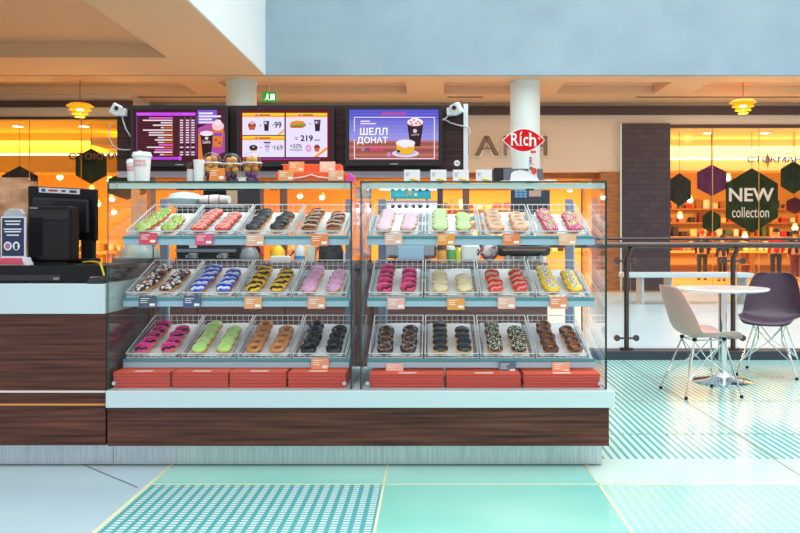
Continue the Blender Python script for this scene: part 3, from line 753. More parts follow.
K = [  # case, shelf, basket: description, dough, icing, topping, colours, ring, longer row, shorter row, price tag
 (0, 0, 0, 'lime green donut with yellow crumbs', 'cc5c1c', 'b9e07e', 'crumbs', ['9ad24e', 'f6f8e8', 'f0a632', '8cc83e'], 0, 5, 3),
 (0, 0, 1, 'orange-red donut with white drizzle', 'a8481c', 'f2401a', 'drizzle', ['fff2ee'], 0, 5, 4),
 (0, 0, 2, 'dark donut with glossy black icing', D2, '26232c', 'drizzle', ['3a3742'], 0, 5, 4),
 (0, 0, 3, 'brown donut with chocolate stripes', D2, 'a85e34', 'stripe', ['3c2018', 'f0d8c0', '3c2018'], 0, 5, 4),
 (0, 1, 0, 'black donut with white cream squares', D2, '241f22', 'chunks', ['f6f2f2', 'fafafa', 'c8323a', 'f6f2f2'], 0, 5, 4),
 (0, 1, 1, 'blue donut with white waves', D1, '2a4cd2', 'wide', ['f0f4ff', '2a4cd2', 'd8e4ff'], 0, 5, 4),
 (0, 1, 2, 'yellow donut with chocolate stripes', D2, 'f6c62c', 'wide', ['2c1a14', 'f6c62c', '2c1a14'], 0, 5, 4),
 (0, 1, 3, 'lilac pink donut with tiny sprinkles', D2, 'e8a4d2', 'sprinkles', ['f6d0ec', 'b060c0', 'fff0fa'], 0, 5, 4),
 (0, 2, 0, 'hot pink donut with chocolate ribbons', D2, 'ee3390', 'wide', ['2c1018', 'ee3390', 'f24aa0'], 0, 5, 4),
 (0, 2, 1, 'lime donut with fine pale lines', D2, 'b6e46a', 'drizzle', ['e8f8c8'], 0, 5, 4),
 (0, 2, 2, 'plain golden ring donut', 'c67a42', 'd08a52', None, [], 1, 5, 4),
 (0, 2, 3, 'glossy black ring donut', '221c20', '17161a', None, [], 1, 5, 4),
 (1, 0, 0, 'pale pink donut with white lines', D2, 'f4c0d4', 'drizzle', ['fbe4ec'], 0, 5, 4),
 (1, 0, 1, 'pale green donut with white lines', D1, 'bfe48c', 'drizzle', ['eefadc'], 0, 5, 4),
 (1, 0, 2, 'orange ring donut with sugar glaze', 'e8853c', 'f3b080', 'drizzle', ['fff0e4'], 1, 5, 4),
 (1, 0, 3, 'pink donut with lime crumbs', D1, 'e63c8c', 'crumbs', ['b4e070', 'd8f0a8', 'e63c8c', 'f6f0e0'], 0, 5, 4),
 (1, 1, 0, 'magenta donut with dark ribbons', D1, 'ea2f7e', 'wide', ['4a1020', 'ea2f7e', 'f66aa8'], 0, 5, 4),
 (1, 1, 1, 'cream beige sugared donut', 'dda850', 'f0dab0', None, [], 0, 4, 3),
 (1, 1, 2, 'red donut with pale green flecks', D2, 'e4263f', 'stripe', ['f0a8a0', 'e4263f', 'b8d080'], 0, 4, 4),
 (1, 1, 3, 'yellow donut with a smiling face', D2, 'f8d22e', 'face', ['fdf8ee', '2a2630', 'd84030'], 0, 5, 4),
 (1, 2, 0, 'black ring donut with rainbow sprinkles', '7a4a2c', '1d1a22', 'sprinkles', ['f2efe8', '4aa0e0', 'f08030', 'e05090', 'f4e050'], 1, 4, 4),
 (1, 2, 1, 'smooth black donut with yellow edge', 'f0b030', '25262e', 'drizzle', ['3c3e48'], 0, 5, 4),
 (1, 2, 2, 'black donut with pale biscuit crumbs', D2, '1f1d1e', 'crumbs', ['f2eed8', 'e4dcb8', '1f1d1e'], 0, 5, 4),
 (1, 2, 3, 'chocolate brown ring donut', 'c8803c', '5c2d1a', None, [], 1, 5, 4),
]
ORD = ['frontmost', 'second from front', 'third from front', 'fourth from front', 'rearmost']
shelf_n = ['upper', 'middle', 'lower']; case_n = ['case beside the till', 'case beside the railing']
Rs = Matrix.Rotation(SL, 3, 'X')
first = True
for (ci, si, bi, desc, dough, icing, top, tcols, hole, nl, ns) in K:
    sx0, sx1 = (LX, RX)[ci]; x0 = sx0+.008+bi*(sx1-sx0-.012)/4
    org = Vector((x0, 4.035, SHZ[si]+.002))
    plural = desc.replace('donut', 'donuts', 1).replace(' a ', ' ')
    blab = 'white wire basket holding the '+plural
    if first: b = proto; first = False
    else: b = dup(proto)
    b['label'] = blab; b['group'] = 'wire baskets in the pastry cases'
    b.location = org; b.rotation_euler = (SL, 0, 0)
    # paper liner
    lm = MB(); q = random.Random(bi*7+si*3+ci)
    xs = [.012+q.uniform(0, .012), BW*.35, BW*.65, BW-.012-q.uniform(0, .012)]
    v = []; f = []
    yy = [.01, .15, .30, .40, .440]; 
    rise = q.choice([0, .006, .012])
    for j, yv in enumerate(yy):
        for i, xv in enumerate(xs):
            zz = .0065+.0015*math.sin(i*2+j)+(.0 if j < 4 else rise)
            v.append((xv+q.uniform(-.004, .004), yv+(q.uniform(-.01, .004) if j == 4 else 0), zz))
    for j in range(4):
        for i in range(3): a = j*4+i; f.append((a, a+1, a+5, a+4))
    lo = lm.add(v, f).build('paper_liner', M_paper, None, smooth=180)
    so = lo.modifiers.new('thickness', 'SOLIDIFY'); so.thickness = .0008
    lo.location = org; lo.rotation_euler = (SL, 0, 0)
    tag(lo, 'white paper sheet under the '+plural, 'paper', 'basket liners')
    # donuts
    t0 = thing('donut', desc, 'donut')
    dm = bpy.data.objects.new('dough', dough_mesh(hole, dough)); col.objects.link(dm); dm.parent = t0
    im = bpy.data.objects.new('icing', icing_mesh(hole, C(icing, .22 if 'gloss' in desc or 'smooth' in desc or 'chocolate brown' in desc else .35))); col.objects.link(im); im.parent = t0
    if top:
        tm = bpy.data.objects.new('sprinkles' if top in ('sprinkles', 'crumbs') else ('drizzle' if top != 'face' else 'sugar_face'), topping_mesh(top, tcols, hole)); col.objects.link(tm); tm.parent = t0
    used = False
    tilt = R(13)
    for row, n in ((0, nl), (1, ns)):
        for k in range(n):
            u = BW*(.285 if row == 0 else .745)+rnd.uniform(-.005, .005)
            vv = .043+k*.0795+(0 if row == 0 else .004)+rnd.uniform(-.003, .003)
            ww = .008+TH+.006
            p = org+Rs @ Vector((u, vv, ww+rnd.uniform(0, .003)))
            spin = rnd.uniform(-.35, .35) if top in ('drizzle', 'stripe', 'wide', 'face') else rnd.uniform(0, 6.28)
            if top in ('stripe', 'wide', 'drizzle'): spin += math.pi/2+.2
            rot = (Matrix.Rotation(SL+tilt+rnd.uniform(-.06, .06), 3, 'X') @ Matrix.Rotation(rnd.uniform(-.07, .07), 3, 'Y') @ Matrix.Rotation(spin, 3, 'Z')).to_euler()
            o = t0 if not used else dup(t0); used = True
            o.location = p; o.rotation_euler = rot
            rown = ('longer row' if row == 0 else 'shorter row') if nl != ns else ('row nearer till' if row == 0 else 'row nearer railing')
            od = ORD[k] if k < n-1 else 'rearmost'
            o['label'] = '%s, %s in %s, %s shelf' % (desc, od, rown, shelf_n[si])
            o['group'] = plural+' in one basket'

# price tags on the shelf rails
tags = [(148, 238.5, 'e0405c', 0, 'pink-red price tag under the lime green crumbed donuts'), (204, 239.5, 'e2507e', 0, 'pink price tag under the white-drizzled orange-red donuts'),
 (255, 240, 'ecb59c', 0, 'peach price tag under the glossy black donuts'), (319.5, 240, 'f08446', 0, 'orange price tag under the chocolate-striped brown donuts'),
 (147.5, 302, '46586e', 1, 'slate price tag under the donuts with cream squares'), (192, 302, '3f5680', 1, 'dark blue price tag under the blue donuts'),
 (253, 303, 'f0a070', 1, 'orange price tag under the yellow striped donuts'), (316.5, 303, 'eca27c', 1, 'light orange price tag under the lilac pink donuts'),
 (320, 364, 'eb9a70', 2, 'orange price tag under the black ring donuts'),
 (393.5, 239, 'eeb9a4', 0, 'peach price tag under the pale pink donuts'), (446, 239.5, 'f49a30', 0, 'amber price tag under the pale green donuts'),
 (511.5, 239.5, 'ee8040', 0, 'orange price tag under the sugar-glazed orange rings'), (567.5, 239.5, 'f0b690', 0, 'peach price tag under the pink donuts with lime crumbs'),
 (396, 303.5, 'ecb0a8', 1, 'pale pink price tag under the magenta donuts'), (456, 304, 'f29a3e', 1, 'amber price tag under the cream beige donuts'),
 (506.5, 303, 'eeb4a6', 1, 'pale peach price tag under the red donuts'), (558.5, 303, 'ec9468', 1, 'orange price tag under the smiling yellow donuts'),
 (394.5, 369, 'ecb6ac', 2, 'pale pink price tag under the rainbow sprinkle rings'), (507.5, 367.5, '4f6a86', 2, 'slate blue price tag under the biscuit-crumbed black donuts'),
 (561, 368, 'eda882', 2, 'light orange price tag under the chocolate brown rings')]
def price_tag(px, py, w, h, y, hexc, label, dark, name='price_tag', tilt=R(-8)):
    cx, cz = X(px, y), Z(py, y); hw, hh = w*y/F/2, h*y/F/2
    t = thing(name, label, 'price tag', (cx, y, cz))
    m = Matrix.Translation((cx, y, cz)) @ Matrix.Rotation(tilt, 4, 'X') @ Matrix.Translation((-cx, -y, -cz))
    MB().box(cx-hw, cx+hw, y, y+.0012, cz-hh, cz+hh, 0, m).build('card', C(hexc, .45), t)
    p = MB(); c = 0
    for (a, b, z) in ((-.8, .2, .6), (-.8, -.1, .25), (-.8, .0, -.1)): p.box(cx+a*hw, cx+b*hw, y-.0006, y, cz+z*hh-.0014, cz+z*hh+.0014, 0, m)
    p.box(cx+.25*hw, cx+.85*hw, y-.0006, y, cz-.7*hh, cz-.25*hh, 1, m)
    p.build('print', [C('fff6ee', .5), C('fff2ea', .5)], t)
    return t
for px, py, c, si, lab in tags: price_tag(px, py, 17.5, 11.5, 3.998, c, lab, 0)

# stacks of flattened cartons on the deck
M_cart = [C('d8483c', .6), C('c93d36', .6), C('dd5a48', .6)]; M_carto = C('f0572a', .5)
stacks = [(110, 170.5, 'first stack from the till'), (171.5, 228.5, 'second stack from the till'), (229, 286.5, 'third stack from the till'), (287.5, 346, 'stack just till-side of the glass joint'),
          (369.5, 444.5, 'stack just railing-side of the glass joint'), (446, 521.5, 'second stack from the railing'), (523, 601, 'stack nearest the railing')]
for si, (a, b, nm) in enumerate(stacks):
    yy = 3.905; x0, x1 = max(X(a, yy), -1.503), X(b, yy); ht = ((.4395 if si < 4 else .431)-DECK); N = 14
    jx = .003 if si < 3 else .006
    for k in range(N+1):
        z = DECK+.0005+ht*k/(N+1); dx = rnd.uniform(-jx, jx)*.6; topm = (k == N)
        o = MB().box(x0+.003+dx, x1-.003+dx, yy+rnd.uniform(0, .006), yy+.30, z, z+ht/(N+1)*.86).build('flattened_carton', M_carto if topm else M_cart[k % 3])
        if topm: tag(o, 'topmost orange flat carton of the '+nm, 'carton')
        else: tag(o, 'red flat carton under the top of the '+nm, 'carton', 'cartons in the '+nm)
        if topm:
            MB().box((x0+x1)/2-.04, (x0+x1)/2+.045, yy+.012, yy+.045, z+ht/(N+1)*.86, z+ht/(N+1)*.86+.0006).build('print', C('fbe9e2', .6), o)

# ================================================================== TILL COUNTER TOP
yd = 3.92; zd = Z(265.5, yd)
t = thing('cash_drawer', 'black cash drawer on the white till worktop', 'cash drawer', (X(45, yd), yd, ZT))
MB().box(-2.75, X(104.5, yd), yd, 4.38, ZT+.004, zd).build('body', M_black, t, bevel=.004)
MB().box(X(-60, yd), X(61, yd), yd-.006, yd, ZT+.012, ZT+.04).build('drawer_front', C('2b2a33', .3), t, bevel=.003)
MB().box(X(54, yd), X(60, yd), yd-.009, yd-.006, ZT+.016, ZT+.028).build('badge', C('7b7d86', .3), t)
for px in (20, 75): MB().box(X(px, yd), X(px+5, yd), yd+.02, yd+.06, ZT, ZT+.004).build('foot', M_black2, t)

y = 4.06; t = thing('customer_display', 'boxy black customer display on the cash drawer', 'display', (X(50, y), y, zd))
MB().box(X(27, y), X(71, y), y, y+.105, zd+.012, Z(206, y)).build('housing', M_black, t, bevel=.012)
MB().box(X(29, y), X(69.5, y), y-.003, y+.01, Z(258, y), Z(222, y)).build('lower_screen', C('1a171d', .12, spec=.3), t)
MB().box(X(29, y), X(69.5, y), y-.003, y+.01, Z(219.5, y), Z(210, y)).build('upper_screen', C('0f0f14', .1), t)
MB().box(X(30, y), X(38, y), y-.004, y, Z(208.6, y), Z(207.4, y)).build('badge', C('9a9aa6', .4), t)
MB().box(X(33, y), X(66, y), y+.01, y+.1, zd, zd+.014).build('base', M_black2, t)
y = 4.26; t = thing('till_monitor', 'large black till monitor seen from behind', 'monitor', (X(65, y), y, zd))
tm = Matrix.Translation((X(65, y), y, 1.2)) @ Matrix.Rotation(R(8), 4, 'X') @ Matrix.Rotation(R(3), 4, 'Y') @ Matrix.Translation((-X(65, y), -y, -1.2))
MB().box(X(28, y), X(96, y), y, y+.035, Z(240, y), Z(188, y), 0, tm).build('housing', M_black, t, bevel=.006)
MB().box(X(34, y), X(90, y), y-.02, y, Z(232, y), Z(198, y), 0, tm).build('rear_cover', C('1f1e25', .4), t, bevel=.01)
MB().box(X(39.5, y), X(80, y), y-.003, y, Z(193.5, y), Z(188.6, y), 0, tm).box(X(42, y), X(46, y), y-.004, y-.003, Z(192.5, y), Z(189.6, y), 1, tm).box(X(49, y), X(58, y), y-.004, y-.003, Z(192, y), Z(190, y), 2, tm).box(X(62, y), X(66, y), y-.004, y-.003, Z(192, y), Z(190, y), 1, tm).box(X(70, y), X(77, y), y-.004, y-.003, Z(192.3, y), Z(189.8, y), 3, tm).build('sticker', [C('e6e4e6', .5), C('3a4a80', .5), C('b04048', .5), C('2a3a6a', .5)], t)
MB().box(X(79, y), X(92, y), y+.02, y+.06, zd+.02, Z(232, y)).box(X(74, y), X(94, y), y-.03, y+.09, zd, zd+.025).build('stand', M_black2, t, bevel=.006)
tag(MB().tube([(X(83, 4.15), 4.15, zd+.008), (X(91, 4.08), 4.08, zd+.014), (X(97, 3.98), 3.98, zd+.014), (X(101, 3.91), 3.905, zd+.010), (X(103.5, 3.902), 3.895, zd-.025), (X(104.3, 3.895), 3.895, ZT+.036)], .005, 8).build('cable', C('e8c832', .4), smooth=True), 'yellow cable curling down beside the cash drawer', 'cable')
y = 3.885; t = thing('card_terminal', 'small black card terminal on white worktop beside the yellow cable', 'card terminal', (X(97.5, y), y, ZT))
MB().prism([(X(89, y), ZT+.001), (X(105.5, y), ZT+.001), (X(105.5, y), ZT+.02), (X(103, y), ZT+.034), (X(93, y), ZT+.026), (X(89, y), ZT+.014)], y-.028, y+.03).build('body', C('25262c', .4), t, bevel=.004)
k = MB()
for i in range(4):
    for j in range(3): k.box(X(92+i*2.6, y), X(94+i*2.6, y), y-.024+j*.016, y-.013+j*.016, ZT+.026, ZT+.033, (i+j) % 3)
k.build('keypad', [C('8a8c94', .4), C('c24a48', .4), C('5a9a58', .4)], t)

y = 3.965; t = thing('menu_card', 'dark blue leaflet stand with round logos in front of the paper bag', 'leaflet stand', (X(13, y), y, zd))
MB().box(X(1, y), X(25.5, y), y, y+.008, Z(257.5, y), Z(216.5, y)).build('frame', C('d9dbe4', .4), t)
MB().box(X(2.2, y), X(24, y), y-.002, y, Z(256, y), Z(218, y)).build('card', C('1f2a4e', .4), t)
p = MB()
for (a, b, z) in ((5, 21, 221), (6, 20, 224), (4, 22, 229), (5, 21, 231.5), (7, 19, 235)): p.box(X(a, y), X(b, y), y-.003, y-.002, Z(z+.8, y), Z(z-.4, y))
p.disc(X(8, y), Z(246, y), .019, .021, y-.003, y-.002, 0); p.disc(X(16.5, y), Z(246, y), .017, .021, y-.003, y-.002, 0)
p.disc(X(8, y), Z(246, y), .013, .014, y-.004, y-.003, 1); p.box(X(15, y), X(18, y), y-.004, y-.003, Z(249.5, y), Z(243.5, y), 2)
p.build('print', [C('e8e8f2', .5), C('b06a8c', .5), C('33333c', .5)], t)
MB().prism([(X(-2, y), zd), (X(28.5, y), zd), (X(25.5, y), Z(257.5, y)), (X(0, y), Z(257.5, y))], y-.012, y+.05).build('base', C('e6e2e6', .4), t)
MB().prism([(X(-1, y), zd+.004), (X(25, y), zd+.004), (X(23, y), Z(258, y)), (X(0, y), Z(258, y))], y-.015, y-.011).build('base_label', C('d8506a', .5), t)
y = 4.12
tag(MB().prism([(X(3, y), zd), (X(22, y), zd), (X(23.5, y), Z(214, y)), (X(20, y), Z(209, y)), (X(9, y), Z(208.5, y)), (X(3, y), Z(213, y))], y, y+.03).build('napkin_holder', C('b9bcc2', .4), None, bevel=.005), 'grey rounded holder behind the blue leaflet stand', 'holder')
# paper bag
y = 4.26; t = thing('paper_bag', 'brown kraft paper bag standing on the cash drawer', 'bag', (X(0, y), y, zd))
M_kraft = noise_mat('kraft', 'a9734c', 'd6a680', (1, 1, 1), 9, 4, .75, bump=.5)
xs0, xs1 = X(-34, y), X(25, y); nn = 10; v = []; f = []
ring = []
for lev in range(7):
    q = lev/6
    for k in range(20):
        s4 = k/20*4; side = int(s4); fr = s4-side
        hx, hy = (xs1-xs0)/2, .075*(1-.55*q*q)
        if side == 0: a, b = -hx+2*hx*fr, -hy
        elif side == 1: a, b = hx, -hy+2*hy*fr
        elif side == 2: a, b = hx-2*hx*fr, hy
        else: a, b = -hx, hy-2*hy*fr
        zz = zd+(Z(173, y)-zd)*q
        if lev == 6: zz += -.038*(a/hx*.5+.5)+.006*math.sin(k*2.1)
        v.append(((xs0+xs1)/2+a+.004*math.sin(lev*1.7+k), y+.09+b+.005*math.sin(lev*2.3+k*1.1), zz))
for lev in range(6):
    for k in range(20):
        k2 = (k+1) % 20; f.append((lev*20+k, lev*20+k2, (lev+1)*20+k2, (lev+1)*20+k))
f.append(tuple(range(20))[::-1])
MB().add(v, f).build('bag_body', M_kraft, t)
MB().box(xs0+.03, xs1-.02, y+.07, y+.10, Z(180, y), Z(176.5, y)).build('folded_top', M_kraft, t)

# ================================================================== ON TOP OF THE CASES
def lettered(mb, s, cx, cy, r, z0, z1, a0, a1, m):
    """lettering wrapped round an upright cone of radius r, centred on the -y side"""
    n0 = len(mb.v); mb.text(s, a0, a1, z0, z1, 0, m, .0004)
    for i in range(n0, len(mb.v)):
        a, d, z = mb.v[i]; rr = r(z)+.0008-d
        mb.v[i] = (cx+rr*math.sin(a), cy-rr*math.cos(a), z)
def paper_cup(px, w, pyt, y, label, lid=True, logo=True, zb=None, name='paper_cup', cat='cup'):
    zb = ZG if zb is None else zb
    cx = X(px, y); rt = w*y/F/2; zt = Z(pyt, y); h = zt-zb
    t = thing(name, label, cat, (cx, y, zb)); hb = h*(.84 if lid else 1)
    rb = rt*.74; rm = rt*.93
    MB().lathe([(rb, .001), (rm, hb), (rm*.9, hb-.001)] if lid else [(rb, .001), (rm, hb), (rm*1.05, hb), (rm*1.05, hb-.006), (rm, hb-.006)], (cx, y, zb), 28).build('cup', M_cup, t, smooth=30)
    if lid:
        MB().lathe([(rt*.95, hb-.004), (rt*1.04, hb), (rt*1.04, hb+h*.03), (rt*.97, hb+h*.045), (rt*.93, hb+h*.11), (rt*.88, hb+h*.13), (rt*.8, hb+h*.12), (.001, hb+h*.11)], (cx, y, zb), 28).box(cx-.008, cx+.008, y-rt*.7, y-rt*.5, zb+hb+h*.11, zb+h).build('lid', C('fbfbfa', .3), t, smooth=30)
    if logo:
        mb = MB(); r = lambda z: rb+(rm-rb)*(z-zb)/hb
        k1, k2 = (.62, .50) if lid else (.55, .42)
        lettered(mb, 'DUNKIN\'', cx, y, r, zb+h*k1, zb+h*(k1+.1), -.9, .75, 0)
        lettered(mb, 'DONUTS', cx, y, r, zb+h*k2, zb+h*(k2+.1), -.85, .8, 1)
        mb.build('lettering', [C('e2603a', .5), C('d83a7c', .5)], t)
    return t
paper_cup(142, 19, 151.5, 4.0, 'tall white lidded paper cup with orange and pink lettering')
paper_cup(132, 11, 159, 4.12, 'smaller lettered white cup tucked behind the tall lidded cup')
y = 4.05; t = thing('shaker', 'glass shaker with brown top beside the plain white cup', 'shaker', (X(190.5, y), y, ZG))
cx = X(190.5, y)
MB().lathe([(.017, .001), (.017, .062), (.014, .072)], (cx, y, ZG), 20).build('jar', C('d8d4d8', .15), t, smooth=True)
MB().lathe([(.016, .070), (.017, .072), (.016, .098), (.013, .104), (.001, .105)], (cx, y, ZG), 20).build('cap', C('4a2c22', .4), t, smooth=True)
paper_cup(199, 12, 160, 4.04, 'plain white upturned paper cup stack beside the shaker', lid=False, logo=False)
y = 4.08
for i, (px, lab) in enumerate(((212, 'domed cup of donut holes behind the orange card'), (232, 'middle domed cup of donut holes'), (252, 'domed cup of donut holes beside the orange riser'))):
    cx = X(px, y+(i % 2)*.055); yy = y+(i % 2)*.055
    t = thing('domed_cup', lab, 'cup', (cx, yy, ZG)); rb, rt, hc = .030, .0445, .094
    MB().lathe([(rb, .001), (rt, hc), (rt*1.06, hc), (rt*1.06, hc+.006)], (cx, yy, ZG), 28).build('cup', M_plastic, t, smooth=30)
    MB().lathe([(rt*1.08, hc+.004), (rt*1.08, hc+.014)]+[(rt*math.cos(a*R(80)/6), hc+.014+.048*math.sin(a*R(90)/6)) for a in range(7)], (cx, yy, ZG), 28).build('dome_lid', M_plastic, t, smooth=30)
    MB().tube([(cx+rt*1.08*math.cos(a*R(15)), yy+rt*1.08*math.sin(a*R(15)), ZG+hc+.008) for a in range(24)], .0032, 6, closed=True).build('rim', C('eef0f4', .2), t)
    cols_ = ['d99a3e', '5a2c58', 'e6b050', '4a2838', 'c87f32', '7a3a70']
    sp = [(0, -.012, .016), (.014, .008, .018), (-.015, .008, .018), (.012, -.016, .040), (-.014, -.014, .042), (.002, .016, .042), (.02, -.013, .066), (-.018, -.016, .066), (0, .014, .068), (-.006, -.02, .088), (.018, -.004, .092), (-.018, .006, .094), (.004, .006, .118), (-.012, -.014, .112), (.014, -.014, .114)]
    for k, (a, b, c) in enumerate(sp):
        cc = cols_[(k+i) % 2+ (0 if c < .05 else (2 if c > .08 else 4))] if False else cols_[1+2*((k+i) % 3)] if c < .06 else cols_[2*((k+i) % 3)]
        o = MB().ball((cx+a, yy+b, ZG+c*1.02+.004), .0165, 14, 0, .95).build('donut_hole', noise_mat('hole_'+cc, cc, cc, (1, 1, 1), 60, 3, .6, bump=.5), smooth=True)
        tag(o, '%s donut hole inside the %s' % ({'d99a3e': 'golden', 'e6b050': 'pale golden', 'c87f32': 'brown-gold', '5a2c58': 'plum', '4a2838': 'dark', '7a3a70': 'violet'}[cc], lab.split(' of donut holes')[0]+lab.split(' of donut holes')[1]), 'donut hole', 'donut holes in the '+lab)
price_tag(217, 174.5, 15.5, 13, 3.97, 'ee8a32', 'orange price card leaning on the first domed cup', 0, tilt=R(-5))

y = 4.05; t = thing('display_riser', 'two-step orange riser with price cards on the case top', 'riser', (X(311, y), y, ZG))
MB().box(X(276, y), X(346, y), y, y+.16, ZG, Z(172.5, y)).build('lower_step', C('f2602a', .5), t, bevel=.003)
MB().box(X(283, y+.06), X(341, y+.06), y+.06, y+.16, Z(172.5, y), Z(164, y+.06)).build('upper_step', C('f2602a', .5), t, bevel=.003)
MB().tube([(X(293, y-.002), y-.002, Z(178.5, y)), (X(304, y-.002), y-.002, Z(177, y)), (X(311, y-.002), y-.002, Z(174.8, y)), (X(318, y-.002), y-.002, Z(177, y)), (X(331, y-.002), y-.002, Z(178.5, y))], .0045, 6).build('ribbon_print', C('f8c4bc', .5), t)
for (px, py, yy, c, lab) in ((286, 175.5, y-.01, 'f2a262', 'light orange price card on lower step, nearer the domed cups'), (336, 175.5, y-.01, 'f4ae86', 'peach price card on lower step, nearer the glass joint'),
                             (296.5, 166.8, y+.05, 'f3a765', 'light orange price card on upper step, nearer the domed cups'), (327.5, 166.8, y+.05, 'f6cfb2', 'pale striped price card on upper step, nearer the glass joint')):
    price_tag(px, py, 15.5, 10.5, yy, c, lab, 0, tilt=R(-4))
y = 4.0; cx = X(350.5, y)
tag(MB().prism([(X(346.5, y), ZG), (X(354.5, y), ZG), (X(354.5, y), Z(177, y)), (X(350, y), Z(173, y)), (X(346.5, y), Z(174, y))], y, y+.05).build('pink_packet', C('f04aa8', .4), bevel=.004), 'small bright pink packet beside the orange riser', 'packet')
for px, lab in ((412, 'white price card on case top, first from the glass joint'), (438.5, 'white price card on case top, second from the glass joint'), (461, 'white price card on case top, third from the glass joint'), (484, 'white price card on case top, beside the black box')):
    y = 3.965; cx = X(px, y); hw = 8*y/F
    t = thing('price_card', lab, 'price card', (cx, y, ZG))
    m = Matrix.Translation((cx, y, ZG)) @ Matrix.Rotation(R(-6), 4, 'X') @ Matrix.Translation((-cx, -y, -ZG))
    MB().box(cx-hw, cx+hw, y, y+.002, ZG+.001, Z(169.5, y), 0, m).box(cx-hw, cx+hw, y+.002, y+.03, ZG+.001, ZG+.003, 0).build('card', C('eceaec', .4), t)
    p = MB().tube([(cx-hw*.2, y-.002, ZG+.016), (cx+hw*.3, y-.002, ZG+.013), (cx+hw*.75, y-.002, ZG+.008)], .0055, 6, 0, mtx=m)
    for a, b, z in ((-.8, -.3, .044), (-.8, -.45, .037), (-.75, -.45, .030)): p.box(cx+a*hw, cx+b*hw, y-.001, y, ZG+z, ZG+z+.003, 1, m)
    p.build('print', [C('e8c23a', .5), C('a898b8', .5)], t)
y = 4.12
tag(MB().box(X(494, y), X(512, y), y, y+.14, ZG, Z(167.5, y)).build('black_box', C('2a1c1c', .4), None, bevel=.004), 'dark brown-black box behind the red oval sign', 'box')

# red lens-shaped sign on an acrylic stand
y = 3.985; t = thing('counter_sign', 'red lens-shaped sign with white lettering on clear stand', 'sign', (X(523, y), y, ZG))
MB().pane(X(503.5, y), X(543.5, y), y+.004, y+.008, ZG+.008, Z(141, y)).build('acrylic_panel', [M_plastic, C('dfe6ea', .3)], t)
MB().box(X(500, y), X(546, y), y-.03, y+.04, ZG+.001, ZG+.008).build('base', C('e6eaee', .3), t, bevel=.002)
def lens(cx, cz, hw, hh, n=14):
    up = [(-1+2*k/n) for k in range(n+1)]
    f = lambda u: max(0, (1-abs(u)**1.95))
    return [(cx+u*hw, cz-hh*f(u)) for u in up]+[(cx+u*hw, cz+hh*f(u)) for u in up[::-1][1:-1]]
cx, cz = X(523.7, y), Z(140.3, y); hw, hh = 21.3*y/F, 12.2*y/F
MB().prism(lens(cx, cz, hw, hh), y-.002, y+.004).build('lens_border', C('f8f4f4', .4), t)
MB().prism(lens(cx, cz, hw*.95, hh*.9), y-.004, y-.002).build('lens_face', C('e00a18', .65, spec=.2), t)
s = MB(); zL, zH = Z(145.8, y), Z(133.2, y)
s.text('R', X(511, y), X(518.5, y), zL+.002, zH, y-.004, 0, .001, .012)
s.text('í', X(519.6, y), X(522.2, y), zL+.001, zH+.006, y-.004, 0, .001, .012)
s.text('c', X(523.3, y), X(528.2, y), zL, Z(137, y), y-.004, 0, .001, .012)
s.text('h', X(529.3, y), X(536, y), zL-.002, zH, y-.004, 0, .001, .012)
for a, b, z in ((510.4, 513.2, zL+.002), (516.4, 519.2, zL+.002), (510.4, 513, zH), (519, 522.8, zL+.001), (528.6, 531.4, zL-.002), (533.8, 536.6, zL-.002), (528.4, 530.6, zH)): s.box(X(a, y), X(b, y), y-.005, y-.004, z-.0012, z+.0018)
s.text('®', X(538, y), X(540.4, y), Z(139.8, y), Z(137.2, y), y-.004, 0, .001)
s.build('lettering', C('fbf6f4', .4), t)
MB().prism([(X(510, y), ZG+.01), (X(539, y), ZG+.01), (X(537, y), Z(176, y)), (X(529, y), Z(171.8, y)), (X(521, y), Z(170, y)), (X(514, y), Z(171, y)), (X(511, y), Z(173.5, y))], y+.001, y+.004).build('white_swoosh', C('f0eef0', .5), t)
b = MB().prism([(X(528.5, y), Z(172, y)), (X(537, y), Z(177, y)), (X(536.8, y), Z(158, y)), (X(534.8, y), Z(153, y)), (X(531.2, y), Z(153, y)), (X(529, y), Z(158, y))], y-.001, y+.001)
bt = b.build('bottle_print', C('f4dcdc', .5), t)
MB().box(X(530.6, y), X(536, y), y-.003, y-.001, Z(153, y), Z(150.8, y)).disc(X(534, y), Z(171, y), .013, .016, y-.003, y-.001, 0).disc(X(531, y), Z(168.3, y), .008, .008, y-.0035, y-.001, 1).text('R', X(529.5, y), X(532.5, y), Z(165, y), Z(157, y), y-.001, 2, .001).build('bottle_artwork', [C('e0433a', .5), C('3e7a34', .5), C('3a3350', .5)], bt)
MB().box(X(504, y), X(543, y), y+.009, y+.011, ZG+.008, Z(168.5, y)).build('backing_strip', C('6d6d78', .5), t)
y = 4.1
tag(MB().box(X(545, y), X(557, y), y, y+.05, ZG, ZG+.022).build('napkin_packet', C('eae4e0', .6), None, bevel=.004), 'small white packet beside the red lens-shaped sign', 'packet')

